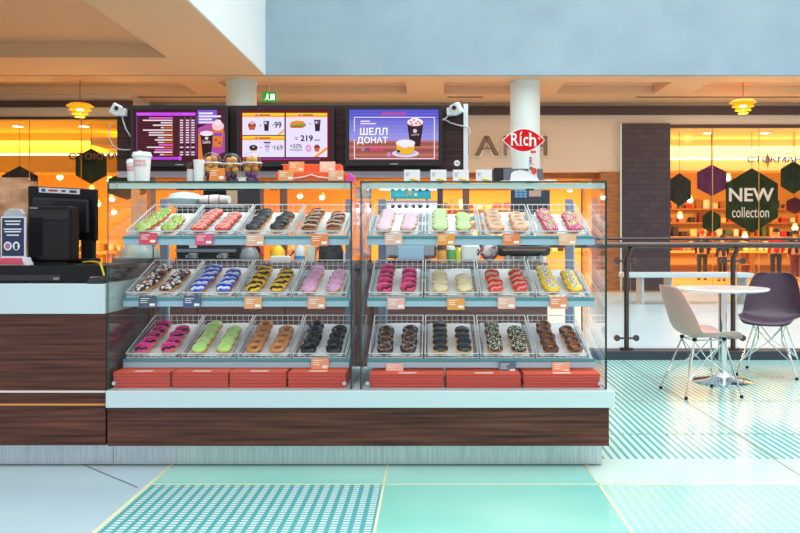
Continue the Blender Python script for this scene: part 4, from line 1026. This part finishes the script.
# ================================================================== MENU BOARD WITH SCREENS
YM = 6.0
t = thing('menu_board', 'dark wood panel carrying the three menu screens', 'board', (X(293, YM), YM, 0))
MB().box(X(117, YM), X(463.5, YM), YM, YM+.06, Z(171, YM), Z(105.5, YM)).build('panel', M_wood_d, t)
MB().box(X(463.5, YM), X(468, YM), YM-.01, YM+.07, Z(181, YM), Z(104, YM)).build('edge_post', C('e4e9ee', .4), t)
MB().box(X(117, YM), X(463.5, YM), YM+.005, YM+.055, Z(177, YM), Z(171.2, YM)).build('lower_rail', C('b7adb8', .4), t)
for px in (283, 466, 150): MB().box(X(px, YM)-.025, X(px, YM)+.025, YM+.01, YM+.05, 0, Z(177, YM)).build('post', C('8a5a42', .5), t)
MB().disc(X(457, YM), Z(163.2, YM), .022, .022, YM-.003, YM, 0).text('46', X(455.4, YM), X(458.8, YM), Z(164.3, YM), Z(162, YM), YM-.003, 1, .0006).build('number_disc', [C('f2f2f2', .5), C('4a4a50', .5)], t)

YT = 5.93
def tx_(p): return X(p, YT)
def tz_(p): return Z(p, YT)
class Screen(MB):
    mats = None
    def __init__(s): super().__init__(); s.mats = []
    def mi(s, c, e=1.0):
        m = E(c, e*.82)
        if m not in s.mats: s.mats.append(m)
        return s.mats.index(m)
    def r(s, a, b, c, d, colr, lay=1, e=1.0): s.box(tx_(a), tx_(b), YT-.0008*lay, YT-.0002, tz_(d), tz_(c), s.mi(colr, e)); return s
    def p(s, pts, colr, lay=2, e=1.0): s.prism([(tx_(a), tz_(b)) for a, b in pts], YT-.0008*lay, YT-.0002, s.mi(colr, e)); return s
    def d(s, a, b, ra, rb, colr, lay=3, e=1.0): s.disc(tx_(a), tz_(b), ra*YT/F, rb*YT/F, YT-.0008*lay, YT-.0002, s.mi(colr, e)); return s
    def t(s, st, a, b, c, d, colr, lay=4, bold=.0, e=1.0): s.text(st, tx_(a), tx_(b), tz_(d), tz_(c), YT-.0008*lay+.0008, s.mi(colr, e), .0008, bold); return s
def tv(a, b, c, d, label, fill):
    t = thing('menu_screen', label, 'screen', (X((a+b)/2, YT), YT, tz_(d)))
    MB().box(tx_(a), tx_(b), YT, YT+.055, tz_(d), tz_(c)).build('housing', M_black, t, bevel=.006)
    fr = MB(); k = 3.2
    for (x0, x1, y0, y1) in ((a, b, c, c+k), (a, b, d-k-1.2, d), (a, a+k, c+k, d-k-1.2), (b-k, b, c+k, d-k-1.2)): fr.box(tx_(x0), tx_(x1), YT-.006, YT, tz_(y1), tz_(y0))
    fr.build('bezel', C('121217', .25), t)
    MB().box(tx_((a+b)/2-4), tx_((a+b)/2+4), YT-.007, YT-.006, tz_(d-1.4), tz_(d-2.2)).build('badge', C('b8b8c0', .4), t)
    s = Screen(); fill(s); s.build('screen', s.mats, t)
    MB().box(tx_(a+30), tx_(b-30), YT+.055, YM-.001, tz_(d-15), tz_(c+15)).build('wall_mount', M_black2, t)
    return t
def menu1(s):
    s.r(133, 226, 109.3, 161.8, '3c0f1c', 1)
    s.r(136.5, 195.5, 112.6, 115.6, 'c94ae6', 2, 1.2); s.t('ТЕПЛО НАПИТКИ', 150, 182, 113.4, 114.9, '7a2fa8', 4)
    for px in (136.6, 184.8, 190.3, 195.8): s.r(px, px+.7, 116.5, 156, '8a4a90', 2)
    for k, (a, c) in enumerate(((149, 'e85ad0'), (143, None), (161, None), (153, None), (161, 'o'), (143, None), (149, 'o'), (149, None), (158, 'o'), (155, None), (158, 'o'), (159, 'e85ad0'), (147, 'o'), (155, 'e85ad0'), (154, None), (160, 'o'))):
        z = 117.3+k*2.45
        s.r(137.3, 195.4, z+1.55, z+1.8, '8a3030', 2)
        if c == 'o': s.r(164, 173, z-.1, z+1.4, 'd0641e', 3); s.r(a, 164, z, z+1.2, 'f0dce6', 3)
        elif c: s.r(a, 173, z-.1, z+1.4, c, 3)
        else: s.r(a, 172.5, z, z+1.2, 'f4e4ec', 3)
        if k not in (0, 11, 13):
            for px in (180, 186, 191.4): s.r(px, px+3.2, z, z+1.2, 'f0d8ea', 3)
    s.r(151, 180, 157, 159.6, 'b03cd8', 2, 1.1); s.d(180, 158.3, 1.7, 2.2, 'd050f0', 3)
    s.r(197.5, 217, 110, 124, '7d5ac8', 2); s.r(217, 225, 110, 161, '4c1a2c', 1.5)
    for k, b in enumerate((213, 221, 212, 215)): s.r(199, b, 112.5+k*3, 114.3+k*3, 'efe6fa', 3)
    s.p([(198, 128), (212, 122), (225, 132), (225, 152), (210, 158), (198, 161)], 'b04a9a', 2); s.p([(198.5, 134), (203, 132), (203.5, 161), (198.5, 161)], 'e87a2c', 2.5)
    s.p([(212, 128), (224, 128), (221.5, 147), (213.5, 147)], 'e0762c', 3); s.d(218, 126, 6, 4.5, 'f0c8d8', 3.5); s.d(218, 122.5, 3.5, 3, 'f6dce6', 3.7)
    s.r(213.4, 222, 133, 136, '7a4ab8', 4); s.d(216, 140, 1, 1, '5a2c18', 4); s.d(219.5, 143, 1, 1, '5a2c18', 4)
    s.p([(200.5, 135), (213, 135), (211, 158), (203, 158)], '2a120e', 4); s.d(206.7, 133.5, 6.5, 2.6, 'ece4ec', 5); s.d(206.7, 138.3, 1.8, 1.5, 'f0c8e0', 5)
    s.t('Latte', 203, 210.5, 140, 143.5, 'f2e6ee', 5.5)
def menu2(s):
    s.r(238.5, 331, 109, 162, '5e0d1a', 1)
    def card(a, b, c, d):
        s.r(a, b, c+4.2, d, 'e4dcfa', 2, 1.05); s.r(a, b, c, c+2.4, 'f8c62c', 2, 1.1); s.r(a, b, c+2.4, c+4.2, 'f09a24', 2, 1.1)
        s.r(a+(b-a)*.3, a+(b-a)*.37, c+1.3, c+2.9, 'e03cc0', 3); s.r(a+(b-a)*.4, a+(b-a)*.66, c+1.4, c+2.8, 'a86020', 3)
    card(242.5, 284.5, 113, 135); card(242.5, 284.5, 136, 157); card(286, 327.3, 113, 157)
    def cupd(px, py, k=1.0): s.p([(px-2.6*k, py-4*k), (px+2.6*k, py-4*k), (px+2*k, py+5*k), (px-2*k, py+5*k)], '2a1a24', 3); s.p([(px-2.9*k, py-5*k), (px+2.9*k, py-5*k), (px+2.5*k, py-1*k), (px-2.5*k, py-1*k)], '5a4a60', 4); s.d(px-1, py-3, 1, 1, 'f4eef8', 5)
    s.d(252, 125.5, 4, 3.6, '8a3424', 3); s.p([(248.3, 126), (255.7, 126), (254.5, 130), (249.5, 130)], 'c05a30', 4); s.d(252, 123, 2.6, 1.8, 'e0a8b8', 5)
    cupd(266.5, 126)
    s.t('+', 259.5, 261.5, 124.4, 126.6, '5a3050'); s.t('=', 272, 274, 124.6, 126, '5a3050')
    s.t('99', 274.5, 281.5, 121.8, 128.2, '33202c', 4, .02)
    s.p([(277.5, 134.8), (284, 129), (284.3, 131.5), (280.7, 134.8)], 'f0a83c', 4)
    s.d(253.5, 147.5, 4.2, 2.6, '2a1a1e', 3); s.d(253.5, 149.3, 4, 1.8, 'c07a3c', 2.6); s.d(253.5, 147, 1, .6, 'e4dcfa', 4)
    s.p([(264.5, 143), (270, 143), (268.8, 152), (265.8, 152)], 'c8c0e4', 3); s.r(263.8, 270.6, 141.8, 143.2, '4a3a66', 4); s.r(264.8, 269.8, 146, 147.2, 'd85ab0', 4)
    s.t('+', 260, 262, 146.5, 148.7, '5a3050'); s.t('=', 272, 274, 146.6, 148, '5a3050'); s.t('169', 274.5, 282.8, 145.2, 150, '4a3548', 4, .01)
    s.p([(289.5, 126.5), (291, 122), (297, 120.5), (304, 121.5), (306, 126), (303, 128), (292, 128)], 'e88a24', 3); s.p([(290, 125.5), (305.5, 123.5), (306, 126), (292, 127.6)], '6aa02c', 4); s.p([(290, 126.5), (304, 126.3), (302, 127.6), (291, 127.8)], 'c03a28', 5)
    cupd(317.5, 125.5, 1.15); s.t('+', 309.3, 311.3, 122.8, 125, '5a3050')
    s.t('=', 295, 298, 137.2, 139.8, '5a3050'); s.t('219', 300.5, 313, 135.2, 141.4, '2c1a26', 4, .03); s.r(314, 320, 139.5, 140.8, '9a8aa8', 4)
    s.t('+50%', 290, 302, 144, 148, '4a3548', 4, .01); s.t('СКИДКА', 289.6, 302.6, 148.8, 151.4, '4a3548', 4, .01)
    s.d(308.5, 148.5, 3.2, 3.8, 'e89ad0', 3); s.d(308.5, 148.5, 1, 1.2, 'e4dcfa', 4); s.d(317, 147.6, 3, 3, '8a3424', 3); s.p([(314.2, 148), (319.8, 148), (319, 151.6), (315, 151.6)], 'd0603a', 4)
    s.p([(313, 157), (326.8, 146.5), (327.3, 149.5), (317.5, 157)], 'f6c23a', 4); s.p([(315.5, 157), (327, 148), (327.2, 149), (316.8, 157)], 'e85a3a', 5)
    s.r(262, 320, 158.6, 159.6, 'a040b0', 3)
def menu3(s):
    for k in range(8): s.r(349.2, 438.6, 109+k*4, 113+k*4, ['5a58cc', '6460d0', '6c69d4', '7572d8', '7f7edb', '8885dd', '9290e0', '9a94dc'][k], 1)
    s.r(349.2, 438.6, 140.5, 160, 'a85a50', 1)
    for k, z in enumerate((141.5, 143.5, 146.5, 150, 154)): s.r(349.2, 438.6, z, z+(.6+.25*k), ['c27a6c', '8e4a48', 'c88474', '8a4644', 'c07a66'][k], 1.5)
    for k in range(4): s.r(349.2, 438.6, 109+k*3, 110+k*3, '4e4cc4', 1.2)
    s.t("DUNKIN' DONUTS", 382, 405.5, 112, 115.4, 'ee3c68', 4, .02)
    for (a, b, c, d) in ((354, 434.8, 117, 117.8), (354, 434.8, 158.2, 159), (354, 354.9, 117, 131.5), (354, 354.9, 139.5, 159), (433.9, 434.8, 117, 159)): s.r(a, b, c, d, 'e8e4f8', 3)
    for (a, b, c) in ((360.5, 370, 120.6), (360.5, 376, 123)): s.r(a, b, c, c+1.3, 'e0dcf4', 3)
    s.r(360.5, 364, 125.4, 126.6, 'e060c0', 3)
    s.t('ШЕЛЛ', 360, 387.5, 127.8, 135, 'ffffff', 4, .02); s.t('ДОНАТ', 357, 387.8, 136.8, 144.6, 'ffffff', 4, .02)
    s.t('с', 361.5, 364.5, 147.8, 150.8, 'c8c0f0', 4); s.t('n', 366.5, 369.5, 147.6, 150.8, '3a2ab0', 4, .02); s.t('utella', 370, 383, 146, 150.8, 'e83c80', 4, .02)
    s.p([(407.5, 126.5), (423, 126.5), (420, 146.5), (410.5, 146.5)], '34161a', 4); s.p([(407.2, 124.5), (423.4, 124.5), (422.8, 127), (407.8, 127)], '50282a', 4.5)
    s.d(415.2, 122.3, 8, 3.8, 'f4e6ee', 5); s.d(415, 120, 5, 2.2, 'fbf2f6', 5.5)
    for a, b in ((411, 122), (414, 120), (418, 121.5), (416, 123.5), (420, 123.5), (412, 124.5)): s.d(a, b, 1.2, .9, 'e0466c', 6)
    s.d(415, 131, 2, 2, 'd8c8d8', 5); s.t('LATTE', 411.5, 419, 134, 135.6, 'f0e6ee', 5)
    s.d(405.5, 153.5, 13.5, 3.8, 'dcd4ee', 4); s.d(405.5, 152.8, 10, 2.6, 'b8aed8', 4.4)
    s.p([(396, 143), (397, 151.5), (401, 154.4), (410, 154.4), (414, 151.5), (415, 143)], 'f0b428', 5); s.d(405.5, 143, 9.6, 3.4, 'f3eef8', 6); s.p([(396.5, 143.5), (414.6, 143.5), (413, 147.5), (409, 146.6), (405, 148.4), (400, 146.4)], 'ece4f4', 6); s.d(398.5, 151.4, 1.7, 1.4, '2a120e', 6)
    s.d(389, 154.5, 2.2, 2.2, 'd884c0', 3)
tv(130.8, 228.3, 106.3, 166.5, 'menu screen with maroon price list and iced drinks', menu1)
tv(236.8, 334.5, 106.3, 166.5, 'menu screen with white meal cards and yellow headings', menu2)
tv(345.5, 442.5, 106.3, 165.8, 'blue menu screen showing a coffee cup and cream donut', menu3)
# cameras with cables at the board's ends
def wcam(px, py, label, cable, side):
    y = YM-.045; cx, cz = X(px, y), Z(py, y)
    t = thing('security_camera', label, 'camera', (cx, y, cz))
    m = Matrix.Translation((cx, y, cz)) @ Matrix.Rotation(R(side*28), 4, 'Y') @ Matrix.Rotation(R(side*20), 4, 'Z')
    MB().box(-.034, .034, -.05, .03, -.04, .04, 0, m).build('body', C('e6eae8', .35), t, bevel=.008)
    MB().lathe([(.015, 0), (.015, .012)], (0, 0, 0), 16, 0, m @ Matrix.Translation((0, -.05, .012)) @ Matrix.Rotation(R(90), 4, 'X')).build('lens', C('1c1c22', .1), t)
    MB().box(cx+side*.02, cx+side*.075, y-.03, y+.02, cz-.05, cz+.005).build('bracket', C('d6dad8', .4), t, bevel=.004)
    tag(MB().tube([(X(a, y), y-.002, Z(b, y)) for a, b in cable], .0055, 8).build('cable', C('d6d2d6', .4), smooth=True), 'white cable hanging from the '+label.split(' at ')[0]+(' beside the price list screen' if side > 0 else ' beside the blue screen'), 'cable')
wcam(116, 109.5, 'small white camera at the price-list end of menu board', [(122, 113), (123, 120), (126, 129), (131, 137)], 1)
tag(MB().tube([(X(a, YM-.02), YM-.022, Z(b, YM)) for a, b in [(112, 124.5), (108.8, 130), (109, 138), (113, 146), (119, 149.5), (125, 150.2), (131, 149.8)]], .005, 8).build('cable', C('cfc4c4', .4), smooth=True), 'white cable loop hanging off the menu board edge', 'cable')
wcam(457, 109, 'small white camera at the blue-screen end of menu board', [(453, 112), (448, 116), (445, 119), (442.5, 120)], -1)
tag(MB().tube([(X(a, YM-.02), YM-.022, Z(b, YM)) for a, b in [(443, 119), (450, 123), (458, 125.5), (465, 126.8), (469, 128.5), (470, 134)]], .005, 8).build('cable', C('d6d2d6', .4), smooth=True), 'white cable sagging across to the white edge post', 'cable')

# ================================================================== BACK COUNTER AND EQUIPMENT
YB = 5.40; ZB = Z(263, YB)
t = thing('back_counter', 'dark wood back counter behind the pastry cases', 'counter', (-.4, YB, 0))
bx0, bx1 = -2.1, X(548, YB)
MB().box(bx0, bx1, YB-.02, YB+.6, ZB-.04, ZB).build('worktop', C('6d5a5a', .4), t, bevel=.003)
for k in range(5):
    a = bx0+(bx1-bx0)*k/5; b = bx0+(bx1-bx0)*(k+1)/5
    d = MB().box(a+.004, b-.004, YB, YB+.02, .12, ZB-.045).build('cupboard_door', noise_mat('back_wood', '5b3b38', '7d5550', (1.2, 1, 14), 2.2, 7, .5), t)
    MB().box((a+b)/2-.06, (a+b)/2+.06, YB-.02, YB, ZB-.12, ZB-.105).build('handle', M_steel, d)
MB().box(bx0, bx1, YB+.02, YB+.58, 0, ZB-.04).build('carcass', C('4a302e', .6), t)

def bxz(a, b, c, d, y): return X(a, y), X(b, y), (ZB if d is None else Z(d, y)), Z(c, y)
def put(name, label, cat, a, b, c, d, y, dep, m, bev=.006, zb=ZB):
    x0, x1, z0, z1 = bxz(a, b, c, d, y)
    return tag(MB().box(x0, x1, y, y+dep, zb if d is None else z0, z1).build(name, m, None, bevel=bev), label, cat)
# tall coffee machine (dark) behind the till-side case
y = 5.5; t = thing('coffee_machine', 'black coffee machine with steel top behind the till-side case', 'coffee machine', (X(210, y), y, ZB))
x0, x1 = X(176, y), X(241, y)
MB().box(x0, x1, y, y+.2, ZB+.03, Z(208, y)).build('body', C('1c1a20', .3), t, bevel=.008)
MB().box(x0-.01, x1+.01, y-.02, y+.23, Z(208, y), Z(204.5, y)).build('top_plate', M_steel, t, bevel=.004)
MB().box(x0+.01, x1-.03, y-.05, y, Z(252, y), Z(249, y)).build('shelf_strip', C('7a8896', .3), t)
MB().box(x0+.09, x0+.14, y-.01, y, Z(248, y), Z(244, y)).build('label_plate', C('d9dce2', .4), t)
for k in (0, 1): MB().lathe([(.03, 0), (.034, .03), (.02, .035)], (x0+.13+k*.2, y-.05, Z(258, y)), 16).box(x0+.122+k*.2, x0+.138+k*.2, y-.2, y-.08, Z(257, y), Z(254.5, y)).build('brew_head', M_steel, t)
MB().box(x0+.01, x1-.01, y-.06, y+.2, ZB, ZB+.03).build('drip_tray', C('33323a', .4), t)
y = 5.6; zt_ = Z(204.5, 5.5)
tag(MB().lathe([(.001, 0), (.10, .001), (.125, .04), (.09, .075), (.03, .088), (.001, .09)], (X(184, y), y, zt_), 20, 0, None, lambda th: 1+.1*math.sin(3*th)).build('folded_towel', C('cfe0e6', .8), None, smooth=True), 'crumpled pale blue towel on top of the black coffee machine', 'towel')
for k, (px, lab) in enumerate(((208, 'white paper cup lying on the coffee machine, beside the towel'), (223.5, 'white paper cup lying on the coffee machine, farther from towel'))):
    m = Matrix.Translation((X(px, y), y-.02, zt_+.036)) @ Matrix.Rotation(R(75 if k else -80), 4, 'Z') @ Matrix.Rotation(R(-90), 4, 'X')
    t = thing('paper_cup', lab, 'cup', (X(px, y), y, zt_+.036))
    MB().lathe([(.025, -.05), (.035, .05), (.032, .05), (.024, -.045)], (0, 0, 0), 24, 0, m).build('cup', M_cup, t, smooth=30)
    MB().lathe([(.0312, .008), (.0322, .016)], (0, 0, 0), 24, 0, m).build('band', C('d8506a', .5), t)
put('cardboard_box', 'tan cardboard box between machine and black speaker', 'box', 226.5, 236.5, 189, None, 5.75, .1, C('d2b08c', .7), zb=ZB)
put('speaker', 'tall black speaker on the back counter', 'speaker', 237.5, 260, 188, None, 5.78, .14, C('1b1a22', .4))
# dome cover and trays seen through the case end
y = 5.2; t = thing('cake_dome', 'grey glass cake dome behind the till-side case end', 'cake dome', (X(124, y), y, ZB))
cxx = X(122, y)
MB().box(cxx-.14, cxx+.14, YB-.01, YB+.2, ZB, ZB+.03).build('base', C('1e1d22', .4), t, bevel=.006)
MB().lathe([(.13, .031), (.13, .06), (.11, .1), (.06, .125), (.001, .13)], (cxx, YB+.11, ZB), 28).build('dome', C('a5bab4', .15), t, smooth=True)
# glass carafe
y = 5.46; cxx = X(249.5, y)
t = thing('carafe', 'glass coffee carafe with red lid and handle', 'carafe', (cxx, y, ZB))
MB().lathe([(.05, .001), (.062, .02), (.064, .045), (.05, .085), (.036, .1), (.036, .108)], (cxx, y, ZB), 24).build('bowl', C('8f979c', .08), t, smooth=True)
MB().lathe([(.038, .106), (.04, .124), (.001, .126)], (cxx, y, ZB), 24).build('lid', C('d8392c', .4), t)
MB().tube([(cxx+.03, y-.02, ZB+.115), (cxx+.075, y-.03, ZB+.112), (cxx+.09, y-.03, ZB+.07), (cxx+.098, y-.03, ZB+.045)], .009, 8).build('handle', C('d8392c', .4), t, smooth=True)
y = 5.55; cxx = X(277.5, y)
t = thing('sauce_bottle', 'yellow bottle behind the white bin', 'bottle', (cxx, y, ZB))
MB().lathe([(.05, .001), (.052, .075), (.03, .105), (.022, .112)], (cxx, y, ZB), 20).build('bottle', C('f4c41c', .35), t, smooth=40)
MB().lathe([(.018, .112), (.016, .135), (.006, .165)], (cxx, y, ZB), 16).build('nozzle', C('f4c41c', .35), t, smooth=40)
put('storage_bin', 'low white bin in front of the yellow bottle', 'bin', 270, 290, 256, None, 5.43, .06, C('e9ecee', .4))
tag(MB().tube([(X(288, 5.46), 5.46, ZB+.03), (X(294, 5.46), 5.47, Z(251, 5.46))], .006, 8).build('marker_pen', C('5a2c5c', .4)), 'dark purple pen leaning in the white bin', 'pen')
y = 5.5; cxx = X(299.5, y); t = thing('water_bottle', 'clear bottle with blue label on back counter', 'bottle', (cxx, y, ZB))
MB().lathe([(.036, .001), (.038, .012), (.038, .07), (.03, .095), (.014, .125), (.013, .15)], (cxx, y, ZB), 20).build('bottle', C('dfe2e0', .15), t, smooth=40)
MB().lathe([(.0388, .012), (.0388, .045)], (cxx, y, ZB), 20).build('label_band', C('4a9ad2', .4), t)
MB().lathe([(.015, .15), (.015, .165)], (cxx, y, ZB), 14).build('cap', C('e8e8e8', .4), t)
put('paper_pack', 'pale cream pack standing beside the black bag', 'pack', 306, 315, 245, None, 5.56, .08, C('e6ead2', .6))
y = 5.5; x0, x1 = X(316, y), X(342, y)
v = []; f = []
for j in range(6):
    q = j/5
    for k in range(14):
        th = 2*math.pi*k/14; r = (1-.25*q*q)*(1+.08*math.sin(3*th+j))
        v.append(((x0+x1)/2+(x1-x0)/2*r*math.cos(th), y+.08+.07*r*math.sin(th), ZB+.002+.165*q+.01*math.sin(k*2+j)*(q > .5)))
for j in range(5):
    for k in range(14): k2 = (k+1) % 14; f.append((j*14+k, j*14+k2, (j+1)*14+k2, (j+1)*14+k))
f.append(tuple(range(14))[::-1]); f.append(tuple(70+k for k in range(14)))
tag(MB().add(v, f).build('black_bag', C('23222a', .45), None), 'crumpled black bag on the back counter', 'bag')
put('white_tub', 'white tub between black bag and glass joint', 'tub', 343, 350, 252, None, 5.5, .07, C('dfe6e8', .4))
# silver machine with blue panel
y = 5.44; t = thing('steel_grill', 'silver appliance with pale blue panel and domed top', 'appliance', (X(412, y), y, ZB))
x0, x1 = X(379, y), X(437, y)
MB().box(x0, x1, y, y+.36, ZB+.03, Z(222, y)).build('body', M_steel, t, bevel=.02)
MB().box(X(398, y), X(424, y), y-.008, y, Z(260, y), Z(246, y)).build('blue_panel', C('a9cdea', .3), t, bevel=.003)
MB().box(X(389, y), X(431, y), y-.03, y+.02, ZB, ZB+.024).build('drip_grate', C('26262c', .5), t)
MB().lathe([(.165, -.19), (.165, .19)], (0, 0, 0), 32, 0, Matrix.Translation(((x0+x1)/2, y+.2, Z(222, y)-.015)) @ Matrix.Rotation(R(90), 4, 'Y')).build('domed_top', C('c9c6d6', .22, metal=.7), t, smooth=40)
for k in range(6): MB().ball(((x0+x1)/2-.1+k*.045, y-.0, Z(206, y)), .016, 10).build('knob', C('3a3440', .3), t, smooth=True)
y = 5.86; x0, x1, z0, z1 = bxz(390.5, 431, 187, 199, y); t = thing('promo_banner', 'turquoise banner with wave pattern above the silver appliance', 'banner', ((x0+x1)/2, y, ZB))
MB().box(x0, x1, y, y+.01, z0, z1).build('board', C('2cc4d4', .4), t)
b = MB()
for k in range(4): b.tube([(x0+.02+k*.03, y-.002, z0+.015), (x0+.04+k*.03, y-.002, z0+.03), (x0+.06+k*.03, y-.002, z0+.022)], .003, 5, 0)
b.disc((x0+x1)/2-.01, z0+.045, .018, .02, y-.003, y, 1); b.disc((x0+x1)/2+.035, z0+.03, .012, .013, y-.003, y, 2)
b.box(x0+.02, x0+.1, y-.002, y, z1-.02, z1-.008, 3); b.box(x1-.1, x1-.015, y-.002, y, z1-.03, z1-.01, 4)
b.build('artwork', [C('8ee4ec', .4), C('d8b08a', .4), C('e6ecec', .4), C('e8627a', .4), C('2a4aa0', .4)], t)
for px in (395, 427): MB().box(X(px, y)-.008, X(px, y)+.008, y+.01, y+.03, ZB, z1-.02).build('support', C('9a9aa8', .4), t)
put('dark_tower', 'slim dark tower beside the silver appliance', 'appliance', 437.5, 443, 188, None, 5.6, .2, C('3c3640', .4))
# fruit jar, green drink, white bottle, sweets
y = 5.42; cxx = X(442, y); t = thing('snack_jar', 'clear jar of orange snacks with brown lid', 'jar', (cxx, y, ZB))
MB().lathe([(.03, .001), (.033, .02), (.033, .075), (.028, .085)], (cxx, y, ZB), 20).build('jar', C('eaa03c', .2), t, smooth=40)
MB().lathe([(.034, .086), (.034, .11), (.001, .112)], (cxx, y, ZB), 20).build('lid', C('6a4234', .4), t)
cxx = X(450.5, y); t = thing('green_drink', 'green drink in a clear tumbler with white lid', 'drink', (cxx, y, ZB))
MB().lathe([(.02, .001), (.03, .085)], (cxx, y, ZB), 20).build('tumbler', C('5fae72', .2), t, smooth=40)
MB().lathe([(.031, .086), (.031, .104), (.02, .112), (.001, .113)], (cxx, y, ZB), 20).build('lid', C('e8f0ea', .4), t)
cxx = X(457.5, y); t = thing('syrup_bottle', 'slim lime bottle beside the green drink', 'bottle', (cxx, y, ZB))
MB().lathe([(.018, .001), (.018, .07), (.009, .09), (.008, .105)], (cxx, y, ZB), 16).build('bottle', C('b5cc3a', .25), t, smooth=40)
MB().lathe([(.01, .105), (.01, .118)], (cxx, y, ZB), 14).build('cap', C('6a4234', .4), t)
cxx = X(470, y+.05); t = thing('milk_jug', 'large white jug between lime bottle and sweet bag', 'jug', (cxx, y+.05, ZB))
MB().box(cxx-.062, cxx+.062, y, y+.11, ZB+.001, ZB+.13).build('jug', C('e6ebe8', .3), t, bevel=.025)
MB().lathe([(.02, .128), (.02, .15), (.001, .151)], (cxx-.02, y+.055, ZB), 16).build('cap', C('f4f4f2', .4), t)
MB().tube([(cxx+.05, y-.002, ZB+.09), (cxx+.058, y-.012, ZB+.075), (cxx+.05, y-.002, ZB+.05)], .006, 8).build('handle', C('4a4a50', .4), t)
y = 5.47; cxx = X(490, y)
v = []; f = []
for j in range(6):
    q = j/5
    for k in range(14):
        th = 2*math.pi*k/14; r = math.sin(.25+q*2.2)*(1+.1*math.sin(2*th+j))
        v.append((cxx+.062*r*math.cos(th), y+.06+.05*r*math.sin(th), ZB+.002+.13*q))
for j in range(5):
    for k in range(14): k2 = (k+1) % 14; f.append((j*14+k, j*14+k2, (j+1)*14+k2, (j+1)*14+k))
f.append(tuple(range(14))[::-1]); f.append(tuple(70+k for k in range(14)))
tag(MB().add(v, f).build('sweet_bag', noise_mat('sweet_bag', '8a5a8c', 'f0e6d8', (1, 1, 1), 26, 2, .3, lo=.4, hi=.6), None, smooth=True), 'crinkled bag of coloured sweets beside the black roller', 'bag')
# black roller appliance and its monitor
y = 5.40; t = thing('warming_roller', 'long black tubular appliance with brown band', 'appliance', (X(523, y), y, ZB))
xx0, xx1, zz = X(498, y), X(551, y), Z(250, y)
MB().lathe([(.001, 0), (.03, .002), (.042, .02), (.042, xx1-xx0-.02), (.03, xx1-xx0-.002), (.001, xx1-xx0)], (0, 0, 0), 24, 0, Matrix.Translation((xx0, y+.05, zz)) @ Matrix.Rotation(R(90), 4, 'Y')).build('tube', C('1e1c22', .25), t, smooth=40)
MB().box(xx0+.03, xx1-.03, y+.004, y+.008, zz-.006, zz+.008).build('band', C('8a6450', .4), t)
for a in (xx0+.06, xx1-.07): MB().box(a, a+.02, y+.03, y+.07, ZB, zz-.03).build('support', M_steel, t)
y = 5.78; t = thing('touch_monitor', 'black touch monitor glowing blue behind the railing-side case', 'monitor', (X(530, y), y, ZB))
MB().box(X(511, y), X(550, y), y, y+.04, Z(212, y), Z(187, y)).build('housing', C('2c3038', .3), t, bevel=.006)
s = MB().box(X(514, y), X(546, y), y-.002, y, Z(198, y), Z(189.5, y), 0)
for k in range(3):
    for j in range(3): s.box(X(515+k*4.2, y), X(518.4+k*4.2, y), y-.004, y-.002, Z(192+j*2.7, y), Z(190+j*2.7, y), 1)
s.box(X(529, y), X(541, y), y-.004, y-.002, Z(196.5, y), Z(190.5, y), 2)
s.build('screen', [E('2e4660', .8), E('6f9cc8', .9), E('b89a8a', .9)], t)
MB().box(X(526, y), X(534, y), y+.01, y+.05, ZB+.01, Z(211, y)).box(X(518, y), X(542, y), y-.04, y+.1, ZB, ZB+.012).build('stand', C('2c3038', .4), t)
y = 5.5; cxx = X(528, y); t = thing('steel_dome', 'steel food dome in front of the touch monitor', 'dome', (cxx, y, ZB))
MB().lathe([(.012, .0), (.012, .2)], (cxx, y+.05, ZB), 12).build('stem', M_steel, t)
MB().lathe([(.165, .2), (.16, .235), (.13, .27), (.07, .292), (.001, .298)], (cxx, y+.05, ZB), 32).build('dome', C('c4c6cc', .25, metal=.7), t, smooth=True)
for k, (px, lab) in enumerate(((508, 'first white canister under the black tubular appliance'), (519, 'second white canister under the black tubular appliance'), (530, 'third white canister under the black tubular appliance'), (541, 'fourth white canister under the black tubular appliance'))):
    y = 5.66; cxx = X(px, y); t = thing('canister', lab, 'canister', (cxx, y, ZB))
    MB().lathe([(.034, .001), (.034, .075)], (cxx, y, ZB), 20).build('tub', C('e2e8e4', .4), t, smooth=40)
    MB().lathe([(.036, .075), (.036, .088), (.001, .089)], (cxx, y, ZB), 20).build('lid', C('cfd6d6', .4), t, smooth=40)
y = 5.88; cxx = X(505, y); t = thing('glass_globe', 'clear round glass globe beside the touch monitor', 'globe', (cxx, y, ZB))
MB().lathe([(.01, 0), (.01, .285)], (cxx, y, ZB), 10).build('stem', C('8a8a92', .3), t)
MB().ball((cxx, y, ZB+.335), .052, 20).build('globe', M_plastic, t, smooth=True)
